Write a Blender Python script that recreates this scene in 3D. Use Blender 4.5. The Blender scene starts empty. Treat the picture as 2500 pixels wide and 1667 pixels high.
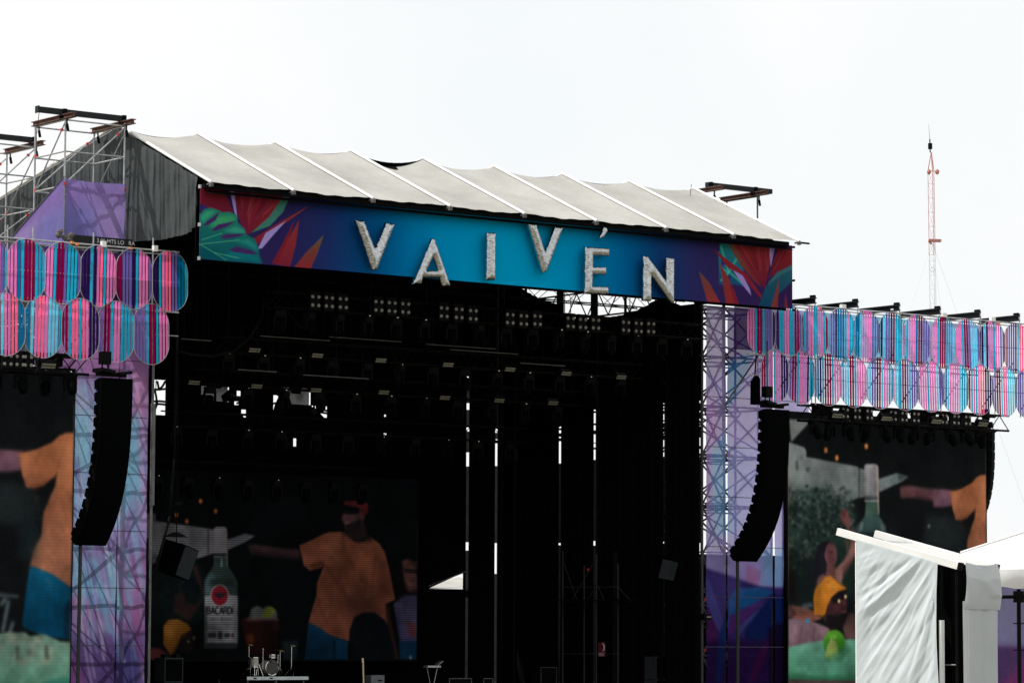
import bpy, math, random
import numpy as np
from mathutils import Vector, Matrix

random.seed(7)
RNG = np.random.RandomState(11)
R_ = math.radians
scene = bpy.context.scene
col = scene.collection

# ------------------------------------------------------------------ camera, sky, sun, exposure
CAM = np.array([-72.0, -96.0, 4.3])
FPX = 8103.0
_p, _a, _ro = math.atan(718 / 8103.0), R_(53.14), 0.005
_Fh = np.array([math.cos(_a), math.sin(_a), 0]); _R0 = np.array([math.sin(_a), -math.cos(_a), 0])
_F = _Fh * math.cos(_p) + np.array([0, 0, 1.0]) * math.sin(_p)
_U0 = np.cross(_R0, _F)
_R = _R0 * math.cos(_ro) + _U0 * math.sin(_ro)
_U = _U0 * math.cos(_ro) - _R0 * math.sin(_ro)
cd = bpy.data.cameras.new('camera'); cam = bpy.data.objects.new('camera', cd); col.objects.link(cam)
cd.sensor_width = 36.0; cd.lens = 36.0 * FPX / 2500.0
cd.clip_start = 1.0; cd.clip_end = 9000.0
cam.matrix_world = Matrix(((_R[0], _U[0], -_F[0], CAM[0]), (_R[1], _U[1], -_F[1], CAM[1]), (_R[2], _U[2], -_F[2], CAM[2]), (0, 0, 0, 1)))
scene.camera = cam

SUN = Vector((-0.455, 0.37, 0.81)).normalized()
w = bpy.data.worlds.new('World'); scene.world = w; w.use_nodes = True
nt = w.node_tree; nt.nodes.clear()
wo = nt.nodes.new('ShaderNodeOutputWorld'); bg = nt.nodes.new('ShaderNodeBackground')
sky = nt.nodes.new('ShaderNodeTexSky'); sky.sky_type = 'NISHITA'; sky.sun_disc = False
sky.sun_elevation = math.asin(SUN.z); sky.sun_rotation = math.atan2(SUN.x, SUN.y)
sky.air_density = 1.0; sky.dust_density = 4.0
tc = nt.nodes.new('ShaderNodeTexCoord'); nz = nt.nodes.new('ShaderNodeTexNoise')
nz.inputs['Scale'].default_value = 5.5; nz.inputs['Detail'].default_value = 5.0
cr = nt.nodes.new('ShaderNodeValToRGB')
cr.color_ramp.elements[0].position = 0.30; cr.color_ramp.elements[0].color = (0.885, 0.928, 0.945, 1)
cr.color_ramp.elements[1].position = 0.62; cr.color_ramp.elements[1].color = (1.0, 1.0, 1.0, 1)
vm = nt.nodes.new('ShaderNodeVectorMath'); vm.operation = 'SCALE'; vm.inputs['Scale'].default_value = 10.5
mx = nt.nodes.new('ShaderNodeMix'); mx.data_type = 'RGBA'; mx.inputs['Factor'].default_value = 0.94
nt.links.new(tc.outputs['Generated'], nz.inputs['Vector']); nt.links.new(nz.outputs['Fac'], cr.inputs['Fac'])
nt.links.new(cr.outputs['Color'], vm.inputs[0])
nt.links.new(sky.outputs['Color'], mx.inputs['A']); nt.links.new(vm.outputs['Vector'], mx.inputs['B'])
nt.links.new(mx.outputs['Result'], bg.inputs['Color']); bg.inputs['Strength'].default_value = 0.1
nt.links.new(bg.outputs['Background'], wo.inputs['Surface'])
sl = bpy.data.lights.new('sun', 'SUN'); sl.energy = 4.6; sl.angle = R_(0.5); sl.color = (1.0, 0.965, 0.90)
so = bpy.data.objects.new('sun', sl); col.objects.link(so)
so.rotation_euler = SUN.to_track_quat('Z', 'Y').to_euler(); so.location = (-60, 40, 90)
vs = scene.view_settings
vs.view_transform = 'Standard'; vs.look = 'None'; vs.exposure = 0.0; vs.gamma = 1.0; vs.use_curve_mapping = False
scene.cycles.max_bounces = 6; scene.cycles.transparent_max_bounces = 12
scene.cycles.use_denoising = True

# ------------------------------------------------------------------ measuring helpers
def ray(px, py): return _F * FPX + _R * (px - 1250) + _U * (833.5 - py)
def at_y(px, py, Y):
    d = ray(px, py); return CAM + d * ((Y - CAM[1]) / d[1])
def at_x(px, py, X):
    d = ray(px, py); return CAM + d * ((X - CAM[0]) / d[0])
def at_d(px, py, D):
    return CAM + ray(px, py) * (D / FPX)
def T(ox, oy, s):
    return lambda pts: [(ox + x * s, oy + y * s) for x, y in pts]

# ------------------------------------------------------------------ objects
def tag(o, label=None, cat=None, group=None, kind=None):
    if label: o['label'] = label
    if cat: o['category'] = cat
    if group: o['group'] = group
    if kind: o['kind'] = kind
    return o
def thing(name, loc, label, cat, group=None):
    o = bpy.data.objects.new(name, None); o.location = loc; o.empty_display_size = .3
    col.objects.link(o)
    return tag(o, label, cat, group)
def wloc(o):
    v = Vector((0, 0, 0))
    while o is not None:
        v += o.location; o = o.parent
    return v
class MB:
    def __init__(s): s.v = []; s.f = []; s.uv = None
    def add(s, vs, fs):
        n = len(s.v); s.v += [tuple(map(float, p)) for p in vs]; s.f += [tuple(i + n for i in f) for f in fs]; return s
    def box(s, c, d, rot=None):
        hx, hy, hz = d[0] / 2, d[1] / 2, d[2] / 2
        P = [Vector((x, y, z)) for z in (-hz, hz) for x, y in ((-hx, -hy), (hx, -hy), (hx, hy), (-hx, hy))]
        if rot is not None: P = [rot @ p for p in P]
        return s.add([p + Vector(c) for p in P], [(3, 2, 1, 0), (4, 5, 6, 7), (0, 1, 5, 4), (1, 2, 6, 5), (2, 3, 7, 6), (3, 0, 4, 7)])
    def beam(s, a, b, wd, ht, up=(0, 0, 1)):
        a = Vector(a); b = Vector(b); d = (b - a); L = d.length; d.normalize()
        side = d.cross(Vector(up)); side.normalize(); u = side.cross(d)
        P = []
        for e in (a, b):
            for sx, su in ((-1, -1), (1, -1), (1, 1), (-1, 1)): P.append(e + side * (sx * wd / 2) + u * (su * ht / 2))
        return s.add(P, [(3, 2, 1, 0), (4, 5, 6, 7), (0, 1, 5, 4), (1, 2, 6, 5), (2, 3, 7, 6), (3, 0, 4, 7)])
    def tube(s, a, b, r, n=7, r2=None):
        a = Vector(a); b = Vector(b); d = (b - a).normalized(); r2 = r if r2 is None else r2
        x = d.orthogonal().normalized(); y = d.cross(x)
        P = []
        for e, rr in ((a, r), (b, r2)):
            for k in range(n):
                t = 2 * math.pi * k / n; P.append(e + (x * math.cos(t) + y * math.sin(t)) * rr)
        F = [(k, (k + 1) % n, n + (k + 1) % n, n + k) for k in range(n)]
        F += [tuple(range(n))[::-1], tuple(range(n, 2 * n))]
        return s.add(P, F)
    def path(s, pts, r, n=6):
        for a, b in zip(pts[:-1], pts[1:]): s.tube(a, b, r, n)
        return s
    def prism(s, poly, off):
        n = len(poly); off = Vector(off)
        P = [Vector(p) for p in poly] + [Vector(p) + off for p in poly]
        return s.add(P, [tuple(range(n))[::-1], tuple(range(n, 2 * n))] + [(k, (k + 1) % n, n + (k + 1) % n, n + k) for k in range(n)])
    def ball(s, c, r, n=8, sc=(1, 1, 1)):
        c = Vector(c); P = []; F = []
        m = max(4, n // 2)
        for i in range(1, m):
            ph = math.pi * i / m
            for k in range(n):
                t = 2 * math.pi * k / n
                P.append(c + Vector((math.sin(ph) * math.cos(t) * r * sc[0], math.sin(ph) * math.sin(t) * r * sc[1], math.cos(ph) * r * sc[2])))
        P += [c + Vector((0, 0, r * sc[2])), c - Vector((0, 0, r * sc[2]))]
        a, b = len(P) - 2, len(P) - 1
        for i in range(m - 2):
            for k in range(n): F.append((i * n + k, (i + 1) * n + k, (i + 1) * n + (k + 1) % n, i * n + (k + 1) % n))
        for k in range(n):
            F.append((a, k, (k + 1) % n)); F.append((b, (m - 2) * n + (k + 1) % n, (m - 2) * n + k))
        return s.add(P, F)
    def disc_stack(s, c, axis, prof, n=16):
        # lathe: prof = [(along, radius)]
        c = Vector(c); ax = Vector(axis).normalized(); x = ax.orthogonal().normalized(); y = ax.cross(x)
        P = []; m = len(prof)
        for h, r in prof:
            for k in range(n):
                t = 2 * math.pi * k / n; P.append(c + ax * h + (x * math.cos(t) + y * math.sin(t)) * r)
        F = [(i * n + k, i * n + (k + 1) % n, (i + 1) * n + (k + 1) % n, (i + 1) * n + k) for i in range(m - 1) for k in range(n)]
        F += [tuple(range(n))[::-1], tuple(range((m - 1) * n, m * n))]
        return s.add(P, F)
    def build(s, name, mat, parent=None, label=None, cat=None, group=None, kind=None, smooth=False, origin=None):
        me = bpy.data.meshes.new(name)
        if parent is not None: o0 = wloc(parent)
        elif origin is not None: o0 = Vector(origin)
        else:
            a = np.array(s.v); o0 = Vector(((a[:, 0].min() + a[:, 0].max()) / 2, (a[:, 1].min() + a[:, 1].max()) / 2, a[:, 2].min()))
        me.from_pydata([(p[0] - o0.x, p[1] - o0.y, p[2] - o0.z) for p in s.v], [], s.f)
        if s.uv is not None:
            ul = me.uv_layers.new(name='UVMap'); idx = np.empty(len(me.loops), np.int32); me.loops.foreach_get('vertex_index', idx)
            ul.data.foreach_set('uv', np.asarray(s.uv, np.float32)[idx].ravel())
        if smooth: me.polygons.foreach_set('use_smooth', [True] * len(me.polygons))
        me.update(); me.materials.append(mat)
        o = bpy.data.objects.new(name, me); col.objects.link(o)
        if parent is not None: o.parent = parent
        else: o.location = o0
        return tag(o, label, cat, group, kind)
def grid(nu, nv, fn):
    m = MB()
    m.v = [tuple(map(float, fn(i / nu, j / nv))) for j in range(nv + 1) for i in range(nu + 1)]
    m.uv = [(i / nu, j / nv) for j in range(nv + 1) for i in range(nu + 1)]
    m.f = [(j * (nu + 1) + i, j * (nu + 1) + i + 1, (j + 1) * (nu + 1) + i + 1, (j + 1) * (nu + 1) + i) for j in range(nv) for i in range(nu)]
    return m
def copy_tree(o, loc=None, parent=None):
    c = o.copy(); col.objects.link(c); c.parent = parent
    if loc is not None: c.location = loc
    for ch in o.children: copy_tree(ch, None, c)
    return c
ORD = ['first', 'second', 'third', 'fourth', 'fifth', 'sixth', 'seventh', 'eighth', 'ninth', 'tenth', 'eleventh', 'twelfth', 'thirteenth', 'fourteenth', 'fifteenth', 'sixteenth', 'seventeenth', 'eighteenth', 'nineteenth', 'twentieth']
def vnoise(x, seed=0):
    x = np.asarray(x, float); i = np.floor(x).astype(int); f = x - i; f = f * f * (3 - 2 * f)
    h = lambda k: np.modf(np.abs(np.sin((k + seed * 57.3) * 12.9898) * 43758.5453))[0]
    return h(i) * (1 - f) + h(i + 1) * f

# ------------------------------------------------------------------ painted print (flat artwork and video pictures, made here)
class Canvas:
    def __init__(s, wd, ht, mapper, base):
        s.w, s.h, s.map = wd, ht, mapper
        s.a = np.empty((ht, wd, 3)); s.a[:] = np.array(base) / 255.0
    def _mask(s, pts, blur):
        P = np.array(pts, float); pad = blur * 3 + 2
        x0 = int(max(0, math.floor(P[:, 0].min() - pad))); x1 = int(min(s.w, math.ceil(P[:, 0].max() + pad)))
        y0 = int(max(0, math.floor(P[:, 1].min() - pad))); y1 = int(min(s.h, math.ceil(P[:, 1].max() + pad)))
        if x1 <= x0 or y1 <= y0: return None
        X, Y = np.meshgrid(np.arange(x0, x1, .5) + .25, np.arange(y0, y1, .5) + .25)
        ins = np.zeros(X.shape, bool)
        for (ax, ay), (bx, by) in zip(P, np.roll(P, -1, 0)):
            if ay == by: continue
            c = (ay > Y) != (by > Y)
            ins ^= c & (X < (bx - ax) * (Y - ay) / (by - ay) + ax)
        m = ins.astype(float); m = (m[::2, ::2] + m[1::2, ::2] + m[::2, 1::2] + m[1::2, 1::2]) / 4
        if blur > .3:
            r = max(1, int(round(blur)))
            k = np.exp(-.5 * (np.arange(-2 * r, 2 * r + 1) / blur) ** 2); k /= k.sum()
            m = np.apply_along_axis(lambda q: np.convolve(q, k, 'full')[2 * r:2 * r + len(q)], 0, m)
            m = np.apply_along_axis(lambda q: np.convolve(q, k, 'full')[2 * r:2 * r + len(q)], 1, m)
        return m, x0, x1, y0, y1
    def fill(s, px, c, a=1.0, blur=0.0, c2=None, ax=(0, 1)):
        pts = [s.map(*q) for q in px]; r = s._mask(pts, blur)
        if r is None: return
        m, x0, x1, y0, y1 = r; m = (m * a)[..., None]; c = np.array(c) / 255.0
        if c2 is not None:
            P = np.array(pts); X, Y = np.meshgrid(np.arange(x0, x1), np.arange(y0, y1))
            t = X * ax[0] + Y * ax[1]; q = P @ np.array(ax); t = np.clip((t - q.min()) / (np.ptp(q) + 1e-6), 0, 1)[..., None]
            c = c * (1 - t) + np.array(c2) / 255.0 * t
        s.a[y0:y1, x0:x1] = s.a[y0:y1, x0:x1] * (1 - m) + c * m
    def ell(s, cx, cy, rx, ry, c, a=1.0, blur=0.0, rot=0.0, c2=None):
        q = []
        for k in range(28):
            t = 2 * math.pi * k / 28; x, y = rx * math.cos(t), ry * math.sin(t)
            q.append((cx + x * math.cos(rot) - y * math.sin(rot), cy + x * math.sin(rot) + y * math.cos(rot)))
        s.fill(q, c, a, blur, c2)
    def line(s, a, b, wd, c, al=1.0, blur=0.0):
        dx, dy = b[0] - a[0], b[1] - a[1]; L = math.hypot(dx, dy) or 1; nx, ny = -dy / L * wd / 2, dx / L * wd / 2
        s.fill([(a[0] + nx, a[1] + ny), (b[0] + nx, b[1] + ny), (b[0] - nx, b[1] - ny), (a[0] - nx, a[1] - ny)], c, al, blur)
    def grain(s, amp):
        n = RNG.normal(0, amp / 255.0, (s.h, s.w, 1)); s.a = np.clip(s.a + n, 0, 1)
    def rows(s, period, depth):
        y = np.arange(s.h); m = 1 - depth * ((y % period) < period * .34); s.a *= m[:, None, None]
    def image(s, name):
        im = bpy.data.images.new(name, s.w, s.h, alpha=False)
        b = np.ones((s.h, s.w, 4), np.float32); b[..., :3] = np.clip(s.a[::-1], 0, 1); im.pixels.foreach_set(b.ravel()); im.pack(); return im

# ------------------------------------------------------------------ materials
def new_mat(name):
    m = bpy.data.materials.new(name); m.use_nodes = True; m.node_tree.nodes.clear()
    return m, m.node_tree, m.node_tree.nodes.new('ShaderNodeOutputMaterial')
def rgb(c): return tuple(((x / 255.0) / 12.92 if x / 255.0 < .04045 else ((x / 255.0 + .055) / 1.055) ** 2.4) for x in c) + (1,)
def plain(name, c, rough=.7, metal=0.0, var=.18, scale=3.0, bump=0.0, bscale=40.0, spec=.5):
    m, n, o = new_mat(name)
    b = n.nodes.new('ShaderNodeBsdfPrincipled'); b.inputs['Metallic'].default_value = metal
    b.inputs['Specular IOR Level'].default_value = spec
    tcn = n.nodes.new('ShaderNodeTexCoord'); no = n.nodes.new('ShaderNodeTexNoise'); no.inputs['Scale'].default_value = scale; no.inputs['Detail'].default_value = 6
    r = n.nodes.new('ShaderNodeValToRGB')
    r.color_ramp.elements[0].position = .3; r.color_ramp.elements[1].position = .7
    r.color_ramp.elements[0].color = tuple(x * (1 - var) for x in c[:3]) + (1,); r.color_ramp.elements[1].color = tuple(min(1, x * (1 + var)) for x in c[:3]) + (1,)
    n.links.new(tcn.outputs['Object'], no.inputs['Vector']); n.links.new(no.outputs['Fac'], r.inputs['Fac']); n.links.new(r.outputs['Color'], b.inputs['Base Color'])
    rm = n.nodes.new('ShaderNodeMapRange'); rm.inputs['To Min'].default_value = max(.02, rough - .1); rm.inputs['To Max'].default_value = min(1, rough + .1)
    n.links.new(no.outputs['Fac'], rm.inputs['Value']); n.links.new(rm.outputs['Result'], b.inputs['Roughness'])
    if bump:
        n2 = n.nodes.new('ShaderNodeTexNoise'); n2.inputs['Scale'].default_value = bscale; n2.inputs['Detail'].default_value = 5
        bp = n.nodes.new('ShaderNodeBump'); bp.inputs['Strength'].default_value = bump; bp.inputs['Distance'].default_value = .05
        n.links.new(tcn.outputs['Object'], n2.inputs['Vector']); n.links.new(n2.outputs['Fac'], bp.inputs['Height']); n.links.new(bp.outputs['Normal'], b.inputs['Normal'])
    n.links.new(b.outputs['BSDF'], o.inputs['Surface'])
    return m
def cloth(name, c=None, image=None, gain=1.0, trans=.45, clear=0.0, var=.12, scale=2.0, bump=0.0, bscale=6.0):
    """thin cloth: diffuse on the lit side, translucent through, open weave = clear"""
    m, n, o = new_mat(name)
    d = n.nodes.new('ShaderNodeBsdfDiffuse'); t = n.nodes.new('ShaderNodeBsdfTranslucent'); mi = n.nodes.new('ShaderNodeMixShader'); mi.inputs[0].default_value = trans
    tcn = n.nodes.new('ShaderNodeTexCoord')
    no = n.nodes.new('ShaderNodeTexNoise'); no.inputs['Scale'].default_value = scale; no.inputs['Detail'].default_value = 6
    n.links.new(tcn.outputs['Object'], no.inputs['Vector'])
    mr = n.nodes.new('ShaderNodeMapRange'); mr.inputs['From Min'].default_value = .3; mr.inputs['From Max'].default_value = .7
    mr.inputs['To Min'].default_value = (1 - var) * gain; mr.inputs['To Max'].default_value = (1 + var) * gain
    n.links.new(no.outputs['Fac'], mr.inputs['Value'])
    vm = n.nodes.new('ShaderNodeVectorMath'); vm.operation = 'SCALE'
    if image is not None:
        im = n.nodes.new('ShaderNodeTexImage'); im.image = image; im.extension = 'EXTEND'; n.links.new(tcn.outputs['UV'], im.inputs['Vector']); n.links.new(im.outputs['Color'], vm.inputs[0])
    else: vm.inputs[0].default_value = c[:3]
    n.links.new(mr.outputs['Result'], vm.inputs['Scale'])
    for s in (d, t): n.links.new(vm.outputs['Vector'], s.inputs['Color'])
    if bump:
        n2 = n.nodes.new('ShaderNodeTexNoise'); n2.inputs['Scale'].default_value = bscale; n2.inputs['Detail'].default_value = 6
        bp = n.nodes.new('ShaderNodeBump'); bp.inputs['Strength'].default_value = bump; bp.inputs['Distance'].default_value = .1
        n.links.new(tcn.outputs['Object'], n2.inputs['Vector']); n.links.new(n2.outputs['Fac'], bp.inputs['Height'])
        for s in (d, t): n.links.new(bp.outputs['Normal'], s.inputs['Normal'])
    n.links.new(d.outputs[0], mi.inputs[1]); n.links.new(t.outputs[0], mi.inputs[2])
    out = mi
    if clear:
        tr = n.nodes.new('ShaderNodeBsdfTransparent'); m2 = n.nodes.new('ShaderNodeMixShader'); m2.inputs[0].default_value = clear
        n.links.new(mi.outputs[0], m2.inputs[1]); n.links.new(tr.outputs[0], m2.inputs[2]); out = m2
    n.links.new(out.outputs[0], o.inputs['Surface'])
    return m
def screen_mat(name, image, k=1.0):
    m, n, o = new_mat(name)
    b = n.nodes.new('ShaderNodeBsdfPrincipled'); b.inputs['Base Color'].default_value = (.0015, .0015, .0017, 1); b.inputs['Roughness'].default_value = .7
    b.inputs['Specular IOR Level'].default_value = .02
    im = n.nodes.new('ShaderNodeTexImage'); im.image = image; tcn = n.nodes.new('ShaderNodeTexCoord')
    n.links.new(tcn.outputs['UV'], im.inputs['Vector']); n.links.new(im.outputs['Color'], b.inputs['Emission Color']); b.inputs['Emission Strength'].default_value = k
    n.links.new(b.outputs['BSDF'], o.inputs['Surface']); return m

M = {}
M['black_cloth'] = plain('black_cloth', (.0016, .0016, .0018), .95, var=.3, spec=.05)
M['black_metal'] = plain('black_metal', (.0026, .0027, .0030), .6, var=.3, spec=.06)
M['truss_black'] = plain('truss_black', (.0030, .0030, .0032), .6, var=.4, spec=.06)
M['speaker_black'] = plain('speaker_black', (.0011, .0014, .0017), .85, var=.25, bump=.1, bscale=30, spec=.03)
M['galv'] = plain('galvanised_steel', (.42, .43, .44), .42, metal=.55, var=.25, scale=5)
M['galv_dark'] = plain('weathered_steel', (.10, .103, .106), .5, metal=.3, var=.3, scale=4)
M['tube_dark'] = plain('shaded_tube', (.030, .030, .036), .6, var=.3)  # steel tubes with silhouette shade put into a near-black colour
M['batten'] = plain('grey_batten', (.055, .055, .055), .5, var=.5, scale=2)
M['batten_dark'] = plain('dark_cable', (.0035, .0045, .005), .8, var=.3, spec=.05)
M['rust'] = plain('rusty_beam', (.10, .045, .032), .75, var=.5, scale=4, bump=.2)
M['beam_black'] = plain('black_painted_beam', (.007, .009, .011), .55, var=.3, spec=.25)
M['red_tag'] = plain('red_coupler', (.55, .04, .02), .5)
M['orange_tag'] = plain('orange_strap', (.75, .25, .06), .6)
M['white_paint'] = plain('white_paint', (.80, .80, .79), .5, var=.05, scale=2)
M['white_alu'] = plain('white_aluminium', (.82, .82, .80), .4, var=.06, scale=3)
M['tarp'] = cloth('roof_tarp', (.392, .384, .362), trans=.06, var=.14, scale=.45, bump=.35, bscale=2.2)
M['gable'] = cloth('grey_side_curtain', (.074, .082, .085), trans=.02, var=.12, scale=1.3, bump=.15, bscale=5)
M['foil'] = plain('silver_foil', (.44, .452, .455), .11, metal=1.0, var=.25, scale=9, bump=.50, bscale=4.5)
M['chrome'] = plain('chrome', (.8, .8, .8), .12, metal=1.0, var=.05)
M['lens'] = plain('lamp_lens', (.19, .18, .16), .35, var=.15, scale=20)
M['flood_face'] = plain('flood_face', (.17, .16, .125), .5, var=.2, scale=8)
M['scrim'] = cloth('grey_scrim', (.085, .085, .09), trans=.75, var=.7, scale=1.1)
M['dark_mesh'] = cloth('dark_mesh', (.022, .024, .024), trans=.6, var=.3)
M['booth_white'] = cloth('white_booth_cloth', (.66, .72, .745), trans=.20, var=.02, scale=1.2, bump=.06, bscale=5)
M['booth_shaded'] = cloth('shaded_booth_cloth', (.50, .53, .545), trans=.15, var=.04, scale=1.5, bump=.06, bscale=5)  # booth cloth again, the shade of its end put into a greyer colour
M['tent_white'] = cloth('white_tent_vinyl', (.72, .72, .71), trans=.3, var=.04, scale=1, bump=.1, bscale=4)
M['ground'] = plain('trodden_ground', (.17, .155, .11), .95, var=.3, scale=.15)
M['deck'] = plain('stage_floor', (.012, .012, .012), .7)
M['case_grey'] = plain('charcoal_cabinet', (.024, .029, .033), .8, var=.2, spec=.1)
M['case_edge'] = plain('case_edging', (.35, .35, .36), .35, metal=.8)
M['drum_shell'] = plain('drum_shell', (.42, .40, .34), .3, var=.1)
M['drum_head'] = plain('drum_head', (.045, .042, .038), .5)
M['cymbal'] = plain('cymbal_bronze', (.45, .32, .12), .3, metal=1.0)
M['maple'] = plain('maple_neck', (.55, .42, .26), .4)
M['skin'] = plain('skin', (.42, .26, .18), .55, var=.08)
M['shirt_dark'] = plain('dark_shirt', (.02, .02, .024), .9)
M['sign_red'] = plain('red_sign', (.13, .008, .016), .6, var=.1)
M['sign_white'] = plain('sign_white', (.6, .6, .6), .5)
M['mast_red'] = plain('mast_red', (.50, .20, .17), .7)
M['mast_white'] = plain('mast_white', (.62, .66, .66), .6)
M['strap'] = plain('cable_black', (.008, .008, .009), .7)
SLAT = {'p': (230, 154, 204), 'h': (244, 138, 178), 'c': (46, 190, 212), 'l': (134, 214, 230), 't': (6, 142, 184), 'r': (164, 8, 88), 'v': (138, 128, 190), 'i': (54, 32, 106), 'o': (214, 110, 50)}
SLATN = {'p': 'pink', 'h': 'pink', 'c': 'cyan', 'l': 'pale cyan', 't': 'teal', 'r': 'crimson', 'v': 'lavender', 'i': 'indigo', 'o': 'orange'}
for k, c in SLAT.items():
    M['slat_' + k] = cloth('slat_' + SLATN[k].replace(' ', '_') + '_' + k, rgb(c)[:3], gain=1.3, trans=.60, var=.06, scale=4)

# ------------------------------------------------------------------ ground, deck
grid(8, 8, lambda u, v: (-3000 + 6000 * u, -3000 + 6000 * v, 0)).build('ground', M['ground'], kind='structure')
dk = thing('stage_deck', (0, 8, 0), 'raised black stage floor under the roof', 'stage')
MB().box((0, 8.9, 1.6), (25.6, 17.4, .2)).build('floor_slab', M['deck'], dk)
MB().box((0, .25, .75), (25.6, .06, 1.5)).build('front_skirt', M['black_cloth'], dk)
for x in np.linspace(-12, 12, 9):
    for y in (2, 9, 16): MB().tube((x, y, 0), (x, y, 1.5), .06).build('leg', M['galv_dark'], dk)

# ------------------------------------------------------------------ roof
XR = np.linspace(-13.25, 13.39, 9)
EY, EZ, RY, RZ, BY, BZ = -.45, 19.6, 5.75, 22.27, 17.2, 20.0
roof = thing('stage_roof', (0, 5.75, 19.5), 'pale grey pitched tarpaulin roof with white ribs over the stage', 'stage roof')
def roof_z(y): return EZ + (RZ - EZ) * (y - EY) / (RY - EY) if y < RY else RZ + (BZ - RZ) * (y - RY) / (BY - RY)
SAG = [.24, .22, .21, .40, .24, .22, .20, .17]
for i in range(8):
    x0, x1 = XR[i] + .05, XR[i + 1] - .05
    def fr(u, v, i=i, x0=x0, x1=x1, s=SAG[i]):
        x = x0 + (x1 - x0) * u; y = EY + .06 + (RY - EY - .06) * v
        k = (4 * u * (1 - u))
        rip = .018 * math.sin(u * 23 + v * 4 + i) * math.exp(-v * 5) + .02 * math.sin(u * 5 + v * 9 + 2 * i)
        return (x, y, roof_z(y) - k * s * (.35 + .65 * v ** 1.3) * (1 - .55 * (1 - v) ** 3) + rip * k - .03)
    grid(16, 22, fr).build('tarp_panel', M['tarp'], roof, smooth=True)
    def bk(u, v, i=i, x0=x0, x1=x1, s=SAG[i]):
        x = x0 + (x1 - x0) * u; y = RY + (BY - RY) * v
        s2 = s if i != 3 else .26
        return (x, y, roof_z(y) - 4 * u * (1 - u) * s2 * (.4 + .6 * (1 - v)) - .03)
    grid(10, 12, bk).build('tarp_panel', M['tarp'] if i != 3 else M['black_cloth'], roof, smooth=True)
for x in XR:
    MB().tube((x, EY - .16, roof_z(EY) - .05), (x, RY, RZ + .02), .052, 8).build('rib', M['white_alu'], roof)
    MB().tube((x, RY, RZ + .02), (x, BY, BZ + .02), .062, 8).build('rib', M['white_alu'], roof)
    MB().box((x + .02, EY - .12, EZ - .13), (.10, .14, .13)).tube((x, EY - .22, EZ - .1), (x, EY + .1, EZ - .1), .035).build('eave_clamp', M['galv_dark'], roof)
MB().tube((13.39, EY - .1, EZ - .1), (13.95, EY - .1, EZ - .1), .04).build('eave_pole', M['black_metal'], roof)
# dark lining below the tarpaulin
lin = MB()
for (ya, yb) in ((EY + .05, RY), (RY, BY)):
    lin.add([(-13.2, ya, roof_z(ya) - .42), (13.3, ya, roof_z(ya) - .42), (13.3, yb, roof_z(yb) - .42), (-13.2, yb, roof_z(yb) - .42)], [(0, 1, 2, 3)])
lin.build('ceiling_lining', M['black_cloth'], roof)
MB().box((0, -.05, 19.47), (26.5, .25, .16)).build('eave_beam', M['black_metal'], roof)
# black header cloth behind the banner, with a gap towards the far end
gx0, gx1 = at_y(1672, 570, .3)[0], at_y(1694, 570, .3)[0]
h = MB()
for a, b in ((-13.3, gx0), (gx1, 13.5)): h.box(((a + b) / 2, .3, 18.2), (b - a, .03, 2.55))
h.box(((gx0 + gx1) / 2, .3, 18.0), (gx1 - gx0, .03, 2.1))
h.build('header_cloth', M['black_cloth'], roof)
hd = MB()
for z in (19.05, 19.4): hd.tube((gx0 - .3, .42, z), (gx1 + .3, .42, z + .03), .02)
hd.tube((gx0 + .14, .42, 18.8), (gx0 + .14, .42, 19.6), .02)
hd.build('header_rail', M['galv_dark'], roof)
# roof structure seen against the open right gable
for k, (a, b) in enumerate((((13.3, 1.2), (13.3, 16.8)),)):
    for zz in (17.55, 18.6):
        MB().tube((a[0], a[1], zz), (b[0], b[1], zz), .04).build('gable_chord', M['truss_black'], roof)
    for j in range(11):
        y = 1.2 + 1.42 * j
        MB().tube((13.3, y, 17.55), (13.3, y + .71, 18.6), .028).tube((13.3, y + .71, 18.6), (13.3, y + 1.42, 17.55), .028).build('gable_web', M['truss_black'], roof)
for y in (1.3, 5.5, 10, 16.8):
    MB().tube((13.3, y, 17.5), (13.3, y, roof_z(y) - .1), .06).build('gable_post', M['truss_black'], roof)
# cross girders of the roof, black box trusses
def truss(mb_ch, mb_lc, a, b, w_, h_, step, r=.028, rl=.014):
    a = Vector(a); b = Vector(b); d = (b - a); L = d.length; d.normalize(); s = d.cross(Vector((0, 0, 1))).normalized()
    cs = [s * (sx * w_ / 2) + Vector((0, 0, sz * h_ / 2)) for sx in (-1, 1) for sz in (-1, 1)]
    for c in cs: mb_ch.append(MB().tube(a + c, b + c, r, 6))
    n = max(2, int(L / step))
    for k in range(n):
        p, q = a + d * (L * k / n), a + d * (L * (k + 1) / n)
        for i, j in ((0, 1), (2, 3), (0, 2), (1, 3)):
            if k % 2: i, j = j, i
            mb_lc.tube(p + cs[i], q + cs[j], rl, 5)
def add_truss(parent, a, b, w_=.5, h_=.5, step=.6, mat='truss_black', r=.028, rl=.014):
    ch = []; lc = MB(); truss(ch, lc, a, b, w_, h_, step, r, rl)
    for c in ch: c.build('chord', M[mat], parent)
    lc.build('lacing', M[mat], parent, kind='stuff')

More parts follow.
